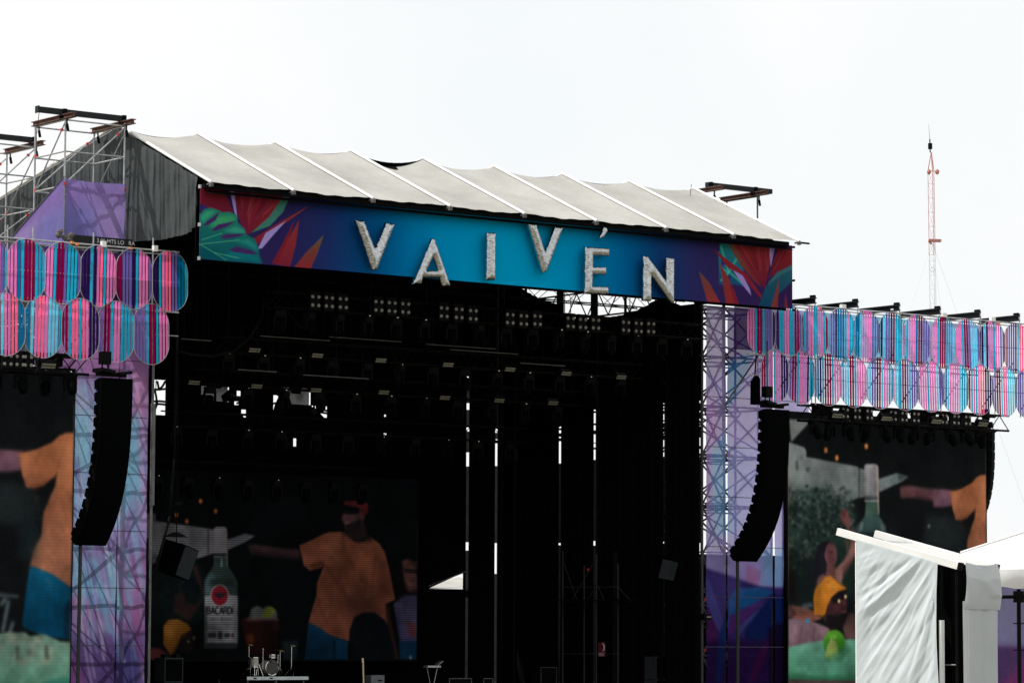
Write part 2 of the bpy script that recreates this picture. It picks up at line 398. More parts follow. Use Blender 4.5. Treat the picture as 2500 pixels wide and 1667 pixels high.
# ------------------------------------------------------------------ banner
BX0, BX1, BZ0, BZ1 = -13.31, 13.54, 16.98, 19.44
def bmap(px, py):
    p = at_y(px, py, 0); return ((p[0] - BX0) / (BX1 - BX0) * 1920, (BZ1 - p[2]) / (BZ1 - BZ0) * 176)
cv = Canvas(1920, 176, bmap, (48, 36, 92))
stops = [(490, (52, 38, 92)), (700, (48, 40, 98)), (800, (34, 52, 112)), (880, (10, 74, 130)), (960, (0, 98, 152)), (1060, (0, 126, 174)), (1200, (0, 140, 184)), (1340, (0, 138, 182)), (1440, (0, 122, 170)), (1530, (0, 92, 148)), (1610, (20, 64, 122)), (1690, (48, 48, 106)), (1780, (58, 40, 96)), (1933, (56, 36, 90))]
xs = np.array([bmap(p, 600)[0] for p, _ in stops]); cs = np.array([c for _, c in stops]) / 255.0; _b = np.clip(cs[:, 1:2] * 255 / 120, 0, 1); cs = cs * (.74 + .30 * _b)
for ch in range(3): cv.a[:, :, ch] = np.interp(np.arange(1920), xs, cs[:, ch])[None, :]
Z1 = T(440, 280, .34015); Z2 = T(1200, 360, .34015)
def LF(p, c, **k): cv.fill(Z1(p), c, **k)
def RF(p, c, **k): cv.fill(Z2(p), c, **k)
LF([(140, 500), (290, 520), (345, 620), (390, 745), (280, 715), (140, 640)], (150, 34, 52), c2=(120, 26, 56), blur=.7)
LF([(150, 640), (230, 690), (380, 730), (420, 900), (150, 900)], (48, 44, 104), blur=2)
LF([(350, 528), (382, 532), (396, 640), (408, 750), (385, 700)], (150, 128, 190), blur=.6)
LF([(388, 540), (552, 558), (520, 700), (480, 860), (438, 800), (405, 690)], (158, 38, 56), c2=(120, 24, 62), blur=.7)
LF([(500, 560), (552, 558), (520, 700), (490, 830), (480, 760)], (186, 60, 64), a=.6, blur=1.5)
LF([(552, 558), (770, 582), (660, 740), (540, 820), (470, 870), (510, 720)], (172, 44, 58), c2=(140, 30, 58), blur=.7)
LF([(740, 578), (788, 585), (735, 700), (640, 800), (505, 850), (640, 730)], (58, 116, 104), blur=1.0)
LF([(600, 580), (640, 585), (520, 760), (480, 840)], (120, 26, 56), a=.7, blur=1)
LF([(515, 895), (700, 780), (925, 653), (800, 745), (640, 850), (555, 935)], (186, 60, 52), c2=(150, 34, 62), blur=.6)
LF([(552, 965), (610, 850), (760, 760), (670, 860), (585, 960)], (150, 132, 196), blur=.8)
LF([(655, 1066), (735, 920), (815, 758), (770, 930), (690, 1075)], (150, 32, 52), blur=.6)
LF([(690, 1075), (770, 900), (850, 758), (828, 930), (785, 1092)], (176, 56, 56), c2=(150, 36, 60), blur=.6)
LF([(815, 1096), (900, 990), (1028, 862), (985, 990), (932, 1108)], (96, 92, 70), c2=(176, 44, 56), blur=.7)
mon = [(136, 720), (170, 680), (215, 668), (285, 690), (295, 702), (350, 698), (402, 722), (412, 775), (455, 815), (474, 862), (530, 890), (560, 960), (566, 1010), (588, 1070), (300, 1050), (132, 1030)]
LF(mon, (34, 112, 98), c2=(14, 78, 90), blur=1.2)
LF([(200, 790), (280, 725), (390, 725), (402, 760), (330, 780), (240, 815)], (70, 168, 104), a=.7, blur=6)
LF([(140, 740), (180, 690), (260, 690), (200, 740), (160, 780)], (60, 170, 126), a=.7, blur=4)
LF([(300, 835), (400, 800), (460, 830), (466, 858), (380, 850)], (58, 160, 132), a=.7, blur=4); LF([(380, 905), (480, 890), (540, 930), (560, 985), (460, 930)], (40, 150, 140), a=.6, blur=4)
LF([(140, 950), (300, 1000), (360, 1060), (140, 1040)], (10, 76, 88), a=.7, blur=6); LF([(150, 850), (260, 850), (320, 920), (160, 920)], (16, 100, 104), a=.6, blur=6)
for k in range(26):
    f_ = RNG.uniform(0, 1); a_ = (390 + 380 * f_, 545 + 35 * f_); b_ = (455 + 40 * RNG.uniform(-1, 1), 850 + 20 * RNG.uniform(-1, 1))
    cv.line(*Z1([a_, (a_[0] * .45 + b_[0] * .55, a_[1] * .45 + b_[1] * .55)]), RNG.uniform(1, 3), (206, 84, 80) if k % 3 == 0 else (104, 20, 52), .35, 1.4)
LF([(300, 1030), (380, 960), (540, 990), (585, 1065)], (20, 110, 120), a=.7, blur=5)
for p in ([(160, 800), (190, 765), (280, 700), (250, 760), (200, 790)], [(220, 830), (270, 790), (400, 765), (330, 805), (250, 836)], [(285, 880), (330, 858), (470, 855), (400, 880), (310, 893)], [(345, 972), (400, 945), (510, 975), (560, 1005), (480, 1000), (380, 985)]):
    LF(p, (62, 40, 92), blur=.8)
for a, b in (((140, 930), (330, 1045)), ((140, 930), (420, 900)), ((150, 900), (300, 850)), ((240, 990), (420, 1030))):
    cv.line(*Z1([a, b]), 2.0, (96, 176, 130), .7, .8)
RF([(1645, 676), (1740, 685), (1790, 800), (1815, 930), (1812, 1000), (1740, 985), (1630, 985), (1625, 780)], (30, 116, 116), c2=(28, 70, 110), blur=1)
for a, b in (((1700, 900), (1640, 700)), ((1700, 900), (1640, 860)), ((1700, 900), (1760, 790)), ((1710, 900), (1800, 980)), ((1700, 900), (1640, 960))): cv.line(*Z2([a, b]), 5, (70, 190, 150), .6, 1.5)
for p in ([(1640, 760), (1690, 830), (1650, 850)], [(1730, 850), (1800, 890), (1770, 940)], [(1660, 930), (1720, 920), (1700, 970)]): RF(p, (40, 40, 104), blur=1)
RF([(1690, 690), (1760, 692), (1850, 850), (1940, 1010), (1880, 960), (1780, 840)], (110, 84, 64), c2=(150, 40, 52), blur=.8)
RF([(1730, 690), (1880, 700), (1940, 860), (1965, 1015), (1880, 920), (1790, 790)], (178, 48, 50), c2=(132, 28, 56), blur=.7)
RF([(1880, 700), (2015, 712), (1990, 860), (1960, 1010), (1925, 850)], (170, 44, 52), c2=(126, 26, 58), blur=.7)
RF([(2060, 718), (2156, 728), (2156, 845), (2060, 890), (1985, 940), (2020, 820)], (164, 40, 48), c2=(130, 28, 52), blur=.7)
RF([(1988, 716), (2032, 716), (2000, 862)], (150, 130, 196), blur=.6)
RF([(1590, 728), (1720, 830), (1830, 910), (1935, 1060), (1930, 1085), (1800, 930), (1690, 860)], (160, 36, 56), blur=.7)
RF([(1730, 880), (1800, 920), (1850, 1010), (1862, 1065), (1800, 990)], (144, 124, 190), blur=.8)
RF([(2158, 842), (2050, 895), (1965, 1000), (1908, 1155), (2000, 1165), (2050, 1060), (2158, 960)], (36, 84, 96), c2=(20, 62, 92), blur=1)
RF([(2158, 842), (2050, 895), (1990, 960), (1980, 990), (2080, 910), (2158, 875)], (70, 110, 116), a=.6, blur=2)
for k in range(24):
    f_ = RNG.uniform(0, 1); a_ = (1730 + 400 * f_, 692 + 36 * f_); b_ = (1950 + 20 * RNG.uniform(-1, 1), 1000)
    cv.line(*Z2([a_, (a_[0] * .4 + b_[0] * .6, a_[1] * .4 + b_[1] * .6)]), RNG.uniform(1, 3), (206, 84, 76) if k % 3 == 0 else (96, 20, 48), .35, 1.4)
RF([(1485, 888), (1560, 970), (1648, 1132), (1550, 1120)], (110, 74, 70), c2=(186, 52, 56), blur=.7)
RF([(1635, 828), (1700, 940), (1745, 1142), (1682, 1136)], (150, 60, 64), c2=(178, 44, 52), blur=.7)
RF([(1708, 955), (1745, 1040), (1778, 1145), (1745, 1142)], (160, 34, 52), blur=.6)
RF([(2062, 935), (2050, 1165), (1998, 1163)], (150, 60, 60), blur=.6)
RF([(2105, 1042), (2128, 1168), (2100, 1166)], (150, 40, 60), blur=.6)
_g3 = cv.a.mean(2, keepdims=True); _red = np.clip((cv.a[..., :1] - cv.a[..., 2:3]) * 3, 0, 1)
cv.a = (cv.a * (1 - .12 * _red) + _g3 * .12 * _red) * (1 - .20 * _red); cv.grain(2.5)
M['banner'] = cloth('banner_print', image=cv.image('banner_print'), gain=1.12, trans=.02, var=.04, scale=.6)
bn = MB().box(((BX0 + BX1) / 2, 0, (BZ0 + BZ1) / 2), (BX1 - BX0, .05, BZ1 - BZ0))
bn.uv = [((p[0] - BX0) / (BX1 - BX0), (p[2] - BZ0) / (BZ1 - BZ0)) for p in bn.v]
bt = thing('stage_banner', (0, 0, BZ0), 'long printed banner fading from purple to blue with tropical flowers along the roof front', 'banner')
bn.build('printed_face', M['banner'], bt)
for zz in (16.95, 18.1, 19.4):
    MB().box((BX0 - .05, -.05, zz + .05), (.06, .1, .12)).build('bracket', M['galv'], bt)
    MB().box((BX1 + .05, -.05, zz - .02), (.06, .1, .08)).build('bracket', M['black_metal'], bt)

# ------------------------------------------------------------------ foil balloon letters
def seg_dist(P, loops):
    d = np.full(P.shape[0], 1e9); ins = np.zeros(P.shape[0], bool)
    for L in loops:
        for a, b in zip(L, np.roll(L, -1, 0)):
            ab = b - a; t = np.clip(((P - a) @ ab) / (ab @ ab), 0, 1)
            d = np.minimum(d, np.hypot(*(P - (a + t[:, None] * ab)).T))
            if a[1] != b[1]:
                ins ^= ((a[1] > P[:, 1]) != (b[1] > P[:, 1])) & (P[:, 0] < (b[0] - a[0]) * (P[:, 1] - a[1]) / (b[1] - a[1]) + a[0])
    return np.where(ins, d, -d)
def balloon(letter, loops_px, label, R=.20, yc=-.30, seed=0, depth=1.0):
    loops = [np.array([at_y(x, y, yc)[[0, 2]] for x, y in L]) for L in loops_px]
    A = np.vstack(loops); lo, hi = A.min(0) - .06, A.max(0) + .06; hgr = .016
    nx, nz = int((hi[0] - lo[0]) / hgr) + 1, int((hi[1] - lo[1]) / hgr) + 1
    gx, gz = np.meshgrid(lo[0] + np.arange(nx) * hgr, lo[1] + np.arange(nz) * hgr); P = np.stack([gx.ravel(), gz.ravel()], 1)
    crimp = lambda Q: .004 * np.sin(Q[:, 0] * 47 + 3 * np.sin(Q[:, 1] * 31 + seed)) * np.sin(Q[:, 1] * 53 + 2 * np.sin(Q[:, 0] * 29))
    D = lambda Q: seg_dist(Q, loops) + crimp(Q)
    d = D(P); e = 1e-3
    g = np.stack([D(P + [e, 0]) - d, D(P + [0, e]) - d], 1) / e; gl = np.linalg.norm(g, axis=1, keepdims=True) + 1e-6; g /= gl
    ins = d > 0; I = ins.reshape(nz, nx); cell = I[:-1, :-1] | I[1:, :-1] | I[:-1, 1:] | I[1:, 1:]
    Q = np.where(ins[:, None], P, P + g * (-d)[:, None])
    dd = np.clip(d, 0, R); H = np.sqrt(np.maximum(0, R * R - (R - dd) ** 2)) * depth
    t = Q[:, 0] * g[:, 1] * -1 + Q[:, 1] * g[:, 0]
    edge = np.exp(-((dd - .05) / .07) ** 2)
    pleat = (np.abs(np.sin(t * 11 + 3.0 * vnoise(t * 3.1, seed))) ** 3) * (vnoise(t * 5.3, seed + 3) > .35)
    H = H * (1 - .20 * edge * pleat) + .007 * (vnoise(Q[:, 0] * 9 + 4 * vnoise(Q[:, 1] * 6, seed), seed + 5) - .5) * (dd / R) + .004 * (vnoise(Q[:, 1] * 13 + Q[:, 0] * 7, seed + 9) - .5) * (dd / R)
    H = np.where(ins, np.maximum(H, .002), 0)
    m = MB(); N = nx * nz; used = np.zeros(N, bool)
    jj, ii = np.nonzero(cell); a = jj * nx + ii; quads = np.stack([a, a + 1, a + nx + 1, a + nx], 1); used[quads.ravel()] = True
    idx = np.cumsum(used) - 1; U = used.nonzero()[0]; n = len(U)
    front = np.stack([Q[U, 0], yc - H[U], Q[U, 1]], 1); back = np.stack([Q[U, 0], yc + .8 * H[U], Q[U, 1]], 1)
    m.v = [tuple(p) for p in np.vstack([front, back])]
    q = idx[quads]; m.f = [tuple(f) for f in q] + [tuple(f[::-1] + n) for f in q]
    o = m.build('balloon_letter', M['foil'], label=label, cat='balloon', group='silver foil letters on the banner', smooth=True)
    return o
ZA = T(840, 520, .12756); ZB = T(1260, 520, .17857)
balloon('V', [ZA([(190, 140), (365, 150), (560, 655), (590, 640), (780, 190), (958, 212), (612, 1085), (525, 1108)])], 'big silver foil letter V, the first letter on the darker blue', seed=1)
balloon('A', [ZA([(1655, 488), (1715, 492), (2025, 1405), (1875, 1412), (1815, 1250), (1495, 1238), (1462, 1362), (1290, 1362)]), ZA([(1692, 850), (1782, 1105), (1566, 1105)])], 'silver foil letter A whose feet hang below the banner edge', seed=2, R=.17)
balloon('I', [Z1([(2190, 848), (2258, 848), (2255, 1188), (2186, 1186)])], 'narrow upright silver foil letter I in the middle of the banner', seed=3)
balloon('V', [ZB([(140, 150), (262, 158), (378, 520), (395, 500), (508, 195), (632, 198), (402, 808), (342, 825)])], 'silver foil letter V on the bright blue, between the I and the E', seed=4)
balloon('accent', [ZB([(1190, 190), (1235, 205), (1243, 262), (1185, 340), (1130, 352), (1138, 305)])], 'small slanted silver foil accent floating above the E', seed=5, R=.12)
balloon('E', [ZB([(926, 462), (1260, 484), (1258, 598), (1042, 584), (1042, 732), (1220, 738), (1218, 848), (1040, 842), (1032, 998), (1252, 1004), (1250, 1118), (920, 1104)])], 'silver foil letter E under the small accent', seed=6, R=.17)
balloon('N', [ZB([(1722, 585), (1785, 592), (2035, 930), (2036, 608), (2150, 618), (2147, 1238), (2105, 1232), (1838, 862), (1836, 1208), (1720, 1202)])], 'silver foil letter N, the last letter beside the red flowers', seed=7, R=.17)

# ------------------------------------------------------------------ side curtain of the roof (gable on the near side)
def gable_top(y): return roof_z(max(y, EY)) - .1
def gable_bot(y): return float(np.interp(y, [.2, .35, .95, 2.6, 5.3, 6.2, 17], [18.3, 18.15, 17.93, 17.88, 18.05, 15, 14]))
def gfold(y, v):
    lean = y + (1 - v) * .16 * math.sin(y * .9)
    a = .05 * math.sin(lean * 14.0 + 2.2 * math.sin(lean * 2.3)) + .075 * (abs(math.sin(lean * 13.5 + .8 * math.sin(lean * 4.1))) - .5) + .06 * (float(vnoise(lean * 3.0, 4)) - .5)
    return a * (.55 + .45 * float(vnoise(y * 1.7, 9)))
def gcurve(u, v):
    y = .22 + (16.8 - .22) * u; zt, zb = gable_top(y), gable_bot(y)
    return (-13.27 + gfold(y, v) * (.35 + .65 * min(1, (1 - v) * 4 + .3)), y + .03 * math.sin(v * 9 + y * 5), zb + (zt - zb) * v)
grid(620, 22, gcurve).build('side_curtain', M['gable'], label='dark grey pleated curtain closing the side of the stage roof', cat='curtain', smooth=True)

# ------------------------------------------------------------------ black drapes round the stage
def drape_panel(name, pts, label, group='black drapes round the stage', amp=.05, wl=.45, holes=(), seed=0, along='x', mat='black_cloth'):
    pass
def wall_strip(mb, axis, c, a, b, z0, z1):
    if axis == 'y': mb.add([(a, c, z0), (b, c, z0), (b, c, z1), (a, c, z1)], [(0, 1, 2, 3)])
    else: mb.add([(c, a, z0), (c, b, z0), (c, b, z1), (c, a, z1)], [(0, 1, 2, 3)])
WB = 17.0
HOLES = [(374, 928, 404, 1012), (578, 955, 600, 966), (572, 980, 582, 988), (589, 1000, 600, 1018), (667, 965, 680, 1021), (761, 992, 798, 1023), (716, 1070, 723, 1089), (491, 939, 559, 977), (692, 949, 758, 985), (1134, 922, 1142, 948), (938, 1012, 942, 1017), (937, 1057, 943, 1061), (1048, 1394, 1130, 1436)]
HR = []
for x0, y0, x1, y1 in HOLES:
    a = at_y(x0, y1, WB); b = at_y(x1, y0, WB); HR.append((a[0], a[2], b[0], b[2]))
def holed(mb, X0, X1, Z0, Z1_, rects):
    xs = sorted({X0, X1, *[r[0] for r in rects], *[r[2] for r in rects]}); xs = [x for x in xs if X0 <= x <= X1]
    for a, b in zip(xs[:-1], xs[1:]):
        m_ = (a + b) / 2; z = Z0
        for r in sorted([r for r in rects if r[0] < m_ < r[2]], key=lambda r: r[1]):
            if r[1] > z: wall_strip(mb, 'y', WB, a, b, z, r[1])
            z = max(z, r[3])
        if z < Z1_: wall_strip(mb, 'y', WB, a, b, z, Z1_)
s1141, s1213 = at_y(1141, 1100, WB)[0], at_y(1213, 1100, WB)[0]
DG = 'black drapes round the stage'
bd = MB(); holed(bd, -13.2, s1141 - .05, 1.7, 19.9, HR)
back = thing('back_drape', (0, WB, 1.7), 'wide black drape across the back of the stage with torn light openings', 'drape', DG)
bd.build('cloth', M['black_cloth'], back)
for k in (7, 8):
    r = HR[k]; g = MB(); wall_strip(g, 'y', WB + .25, r[0] - .1, r[2] + .1, r[1] - .1, r[3] + .1)
    g.build('scrim_panel', M['scrim'], back)
def bpoly(px, Y, name='swag'):
    MB().prism([at_y(x, y, Y) for x, y in px], (0, .03, 0)).build(name, M['black_cloth'], back)
bpoly([(560, 1000), (582, 1000), (604, 1030), (560, 1030)], WB - .1); bpoly([(755, 990), (770, 996), (802, 1030), (755, 1030)], WB - .1)
bpoly([(662, 1025), (671, 990), (684, 960), (684, 1030)], WB - .1, 'swag'); bpoly([(596, 950), (604, 950), (604, 985), (592, 975)], WB - .1)
for px in ([(372, 945), (380, 960), (384, 985), (376, 1005), (380, 1020)], [(404, 930), (396, 944), (388, 950), (384, 930)], [(371, 980), (390, 979), (406, 981)], [(371, 988), (390, 986), (406, 988)], [(371, 950), (388, 951), (406, 949)], [(562, 962), (582, 972), (603, 968)], [(668, 985), (676, 983), (684, 986)], [(758, 1002), (780, 999), (800, 1003)], [(762, 1008), (780, 1006), (800, 1009)], [(578, 985), (590, 978), (602, 996)]):
    MB().path([Vector(at_y(x, y, WB - .15)) for x, y in px], .045, 6).build('cable', M['strap'], back)
for px in ([(515, 935), (548, 935), (540, 948), (522, 948)], [(706, 944), (738, 944), (734, 962), (712, 960)], [(692, 968), (704, 960), (712, 986), (692, 986)], [(540, 966), (560, 950), (562, 980), (545, 980)], [(491, 965), (500, 958), (508, 978), (491, 980)]):
    bpoly(px, WB - .12, 'lamp_silhouette')
# fold hanging over the opening onto the tent behind
fl = [at_y(x, y, WB - .12) for x, y in ((1046, 1436), (1046, 1390), (1133, 1390), (1133, 1396))]
MB().prism(fl, (0, .03, 0)).build('loose_flap', M['black_cloth'], back)
rim = MB()
fl2 = [at_y(x, y, WB - .2) for x, y in ((1046, 1430), (1138, 1394))]
rim.tube(fl2[0], fl2[1], .03).build('flap_hem', M['galv_dark'], back)
def drape_xy(pts2, z0, ztop, label, seed):
    """folded black drape following plan points pts2 from z0 up to ztop(s)"""
    P = [Vector((x, y, 0)) for x, y in pts2]; L = [0]
    for a, b in zip(P[:-1], P[1:]): L.append(L[-1] + (b - a).length)
    n = int(L[-1] / .12)
    def fn(u, v):
        s = u * L[-1]; i = max(k for k in range(len(L)) if L[k] <= s + 1e-9); i = min(i, len(P) - 2)
        t = (s - L[i]) / (L[i + 1] - L[i]); p = P[i].lerp(P[i + 1], t); d = (P[i + 1] - P[i]).normalized(); nrm = Vector((d.y, -d.x, 0))
        p = p + nrm * (.05 * math.sin(s * 13 + 2 * math.sin(s * 1.7 + seed)))
        return (p.x, p.y, z0 + (ztop(u) - z0) * v)
    return grid(n, 6, fn).build('black_drape', M['black_cloth'], label=label, cat='drape', group=DG)
XW = 11.95
def ys(px): return at_x(px, 1100, XW)[1]
top = lambda a, b: (lambda u: a + (b - a) * u - .25 * math.sin(math.pi * u))
drape_xy([(s1141 + .05, WB), (s1213 - .06, WB)], 1.7, top(19.9, 19.9), 'narrow black drape between the first two light slits', 1)
drape_xy([(s1213 + .06, WB), (XW, WB), (XW, ys(1368) + .06)], 1.7, top(19.9, 18.0), 'black drape wrapping the far back corner of the stage', 2)
drape_xy([(XW, ys(1368) - .06), (XW, ys(1451) + .06)], 1.7, top(17.75, 17.35), 'black drape between the third and fourth light slits', 3)
drape_xy([(XW, ys(1451) - .06), (XW, ys(1620) + .06)], 1.7, top(17.3, 17.85), 'broadest black side drape before the hanging side speaker', 4)
drape_xy([(XW, ys(1620) - .05), (XW, ys(1711) + .12)], 1.7, top(17.85, 17.4), 'black side drape nearest the printed scaffold column', 5)
drape_xy([(-13.02, 3.9), (-13.02, WB)], 1.7, top(18.6, 18.6), 'black drape along the near side of the stage', 6)
# dark strips added behind the slits to block the sky: sky shows only where they are missing
def slit(px, Y=None, X=None, bright=((990, 1130),), wpx=9, label='', ptop=16.5):
    t = thing('drape_pole', tuple(at_y(px, 1660, Y)) if Y else tuple(at_x(px, 1660, X)), label, 'pole', 'grey poles in the drape slits')
    g = lambda x, y: at_y(x, y, Y) if Y else at_x(x, y, X)
    yy = [660] + [q for b in bright for q in b] + [1667]
    for a, b in zip(yy[::2], yy[1::2]):
        m = MB(); p = [g(px - wpx, b), g(px + wpx, b), g(px + wpx, a), g(px - wpx, a)]
        m.add(p, [(0, 1, 2, 3)]).build('dark_mesh', M['dark_mesh'] if a > 700 else M['black_cloth'], t)
    p0 = g(px + 1.5, 1700); p1 = (p0[0], p0[1], ptop)
    MB().tube((p0[0] + .15, p0[1] + .15, 1.7), (p1[0] + .15, p1[1] + .15, ptop), .028).build('upright', M['galv_dark'], t)
slit(1141, Y=WB + .3, bright=((917, 930), (936, 946), (984, 1000), (1043, 1053), (1104, 1138), (1323, 1343), (1440, 1458)), label='grey pole in the slit beside the stage opening', ptop=14.0)
slit(1213, Y=WB + .3, bright=((1042, 1056), (1072, 1074), (1082, 1137), (1325, 1400)), label='grey pole in the second drape slit', ptop=13.4)
slit(1368, X=XW + .3, bright=((995, 1045), (1050, 1057), (1066, 1069), (1077, 1131), (1325, 1330)), label='grey pole in the third drape slit')
slit(1451, X=XW + .3, bright=((1000, 1003), (1008, 1033), (1038, 1050), (1060, 1080), (1082, 1092), (1097, 1122), (1320, 1331)), label='grey pole in the slit over the scaffold stair')
slit(1620, X=XW + .3, bright=((984, 986), (992, 1025), (1029, 1032), (1040, 1045), (1055, 1062), (1074, 1117), (1322, 1327)), label='pale pole beside the hanging side speaker')
slit(1709, X=XW + .3, bright=((978, 1012), (1022, 1040), (1068, 1088), (1096, 1121), (1325, 1380)), wpx=4, label='pale pole at the edge of the printed column')
# stage wing on the left: light post beside the column
lp = thing('edge_post', tuple(at_y(371, 1660, 3.5)), 'grey upright post where the stage meets the near printed column', 'post')
a, b = at_y(371, 1233, 3.5), at_y(374, 985, 3.5)
MB().beam(a, b, .12, .12, up=(0, 1, 0)).build('thick_section', M['galv_dark'], lp)
a, b = at_y(363, 1690, 3.5), at_y(369, 880, 3.5)
MB().tube((a[0], 3.5, 0), (a[0], 3.5, 17), .045).build('upright', M['galv_dark'], lp)

# ------------------------------------------------------------------ scaffold
def scaffold(t, xs, ys, levels, z0, brace_faces, red=.35, rp=.030, mat='galv', skip=()):
    for x in xs:
        for y in ys:
            MB().tube((x, y, z0), (x, y, levels[-1] + .1), rp, 7).build('pole', M[mat], t)
            for z in levels:
                if random.random() < red * .6: MB().box((x, y - .05, z + .06), (.07, .07, .10)).build('coupler', M['red_tag'], t)
    for z in levels:
        for y in ys:
            for a, b in zip(xs[:-1], xs[1:]): MB().tube((a, y, z), (b, y, z), rp * .8, 6).build('ledger', M[mat], t)
        for x in xs:
            for a, b in zip(ys[:-1], ys[1:]): MB().tube((x, a, z), (x, b, z), rp * .8, 6).build('ledger', M[mat], t)
    for (p, q) in brace_faces:
        MB().tube(p, q, rp * .8, 6).build('brace', M[mat], t)
        if random.random() < red:
            d = Vector(p).lerp(Vector(q), .12); MB().box(d, (.08, .08, .10)).build('coupler', M['red_tag'], t)

def zig(xs, y, levels, i0=0):
    out = []
    for i, (a, b) in enumerate(zip(levels[:-1], levels[1:])):
        for k, (p, q) in enumerate(zip(xs[:-1], xs[1:])):
            if (i + k + i0) % 2: p, q = q, p
            out.append(((p, y, a), (q, y, b)))
    return out
def zigx(x, ys_, levels, i0=0):
    out = []
    for i, (a, b) in enumerate(zip(levels[:-1], levels[1:])):
        p, q = ys_[0], ys_[-1]
        if (i + i0) % 2: p, q = q, p
        out.append(((x, p, a), (x, q, b)))
    return out

# upper towers beside the roof, with the crossed beams on top
def top_tower(x_in, sgn, y0, label, bare=False, zb=12.0):
    xo = x_in + sgn * 2.37; xs = sorted((x_in, xo)); yy = (y0, y0 + 2.15)
    t = thing('scaffold_tower', ((x_in + xo) / 2, y0 + 1.1, zb), label, 'scaffold tower', 'scaffold towers beside the roof')
    lv = [13.6, 15.6, 17.9, 19.75, 20.95, 22.05]
    xa, xb = xs
    br = [((xb, y0, 22.0), (xa, y0, 19.8)), ((xb, yy[1], 21.9), (xa, yy[1], 19.8)), ((xa, y0, 22.0), (xa, yy[1], 19.75)), ((xb, y0, 21.8), (xb, yy[1], 19.75)), ((xb, y0, 19.75), (xa, y0, 17.9)), ((xa, y0, 19.75), (xb, yy[1], 17.9)), ((xb, yy[1], 19.75), (xa, yy[1], 17.9))]
    if bare: br = []; lv = [15.6, 22.05]
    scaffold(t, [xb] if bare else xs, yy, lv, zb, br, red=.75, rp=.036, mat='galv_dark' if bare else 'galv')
    for x in xs:
        MB().box((x, y0 + .85, 22.09), (.20, 2.9, .03)).box((x, y0 + .85, 22.23), (.20, 2.9, .03)).box((x, y0 + .85, 22.16), (.04, 2.9, .12)).build('steel_beam', M['rust'], t)
        for yq in (y0 - .1, y0 + 1.9):
            MB().tube((x, yq, 22.1), (x, yq, 21.85), .03).tube((x, yq, 21.9), (x + .05, yq, 21.66), .05).build('beam_hook', M['black_metal'], t)
    yb = y0 + .25
    MB().box(((xa + xb) / 2 + .42 * sgn, yb, 22.35), (xb - xa + 1.05, .20, .19)).build('top_beam', M['beam_black'], t)
    for x in xs:
        MB().box((x + .05, yb, 22.28), (.14, .30, .36)).build('trolley', M['black_metal'], t)
    MB().tube((xa - .9, yb, 22.3), (xa - .95, yb + .1, 21.4), .012).build('rope', M['strap'], t)
    return t
tw = top_tower(-13.62, -1, 4.6, 'scaffold tower with crossed beams standing above the purple mesh sheet')
MB().box((-16.97, 4.85, 22.35), (.05, .24, .24)).build('beam_cap', M['beam_black'], tw)
top_tower(-13.62, -1, 11.1, 'scaffold tower behind the first one, cut by the picture edge')
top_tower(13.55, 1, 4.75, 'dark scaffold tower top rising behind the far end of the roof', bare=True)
# purple mesh round the near tower
def wrapmap(wpx, hpx, x0, x1, z0, z1, Y): return lambda px, py: ((at_y(px, py, Y)[0] - x0) / (x1 - x0) * wpx, (z1 - at_y(px, py, Y)[2]) / (z1 - z0) * hpx)
pw = Canvas(160, 140, lambda x, y: (x, y), (116, 104, 172))
pw.fill([(0, 0), (160, 0), (160, 40), (0, 70)], (122, 92, 164), .9, 16); pw.fill([(60, 60), (160, 30), (160, 140), (90, 140)], (140, 112, 176), .9, 20)
pw.fill([(0, 60), (70, 50), (90, 140), (0, 140)], (104, 100, 172), .9, 16); pw.a = pw.a * .8 + pw.a.mean(2, keepdims=True) * .2; pw.grain(3)
M['purple_mesh'] = cloth('purple_mesh_print', image=pw.image('purple_mesh_print'), gain=1.45, trans=.45, clear=.05, var=.08, bump=.25, bscale=3)
pm = thing('mesh_sheet', (-15, 4.5, 17.6), 'violet printed mesh sheet wrapped round the near scaffold tower', 'sheet')
def sheetfn(u, v):
    x = -15.99 + 2.40 * u; return (x, 4.52 + .03 * math.sin(u * 7) + .02 * math.sin(u * 19 + v * 7), 17.75 + (20.0 - .05 * math.sin(u * 3.1) - 17.75) * v)
grid(24, 16, sheetfn).build('front_sheet', M['purple_mesh'], pm, smooth=True)
XO_ = -15.99
fp = at_x(28, 582, XO_ - .06)
_P0, _P1, _P2 = Vector((XO_ - .06, 4.56, 20.05)), Vector((XO_ - .06, 4.56, 17.5)), Vector((XO_ - .06, fp[1], fp[2]))
m = grid(14, 10, lambda u, v: tuple(_P1.lerp(_P0, v).lerp(_P2, u)))
m.build('side_sheet', M['purple_mesh'], pm, smooth=True)
MB().tube((XO_ - .08, 4.5, 20.05), (XO_ - .08, fp[1], fp[2] + .02), .02).build('hem_rope', M['galv_dark'], pm)

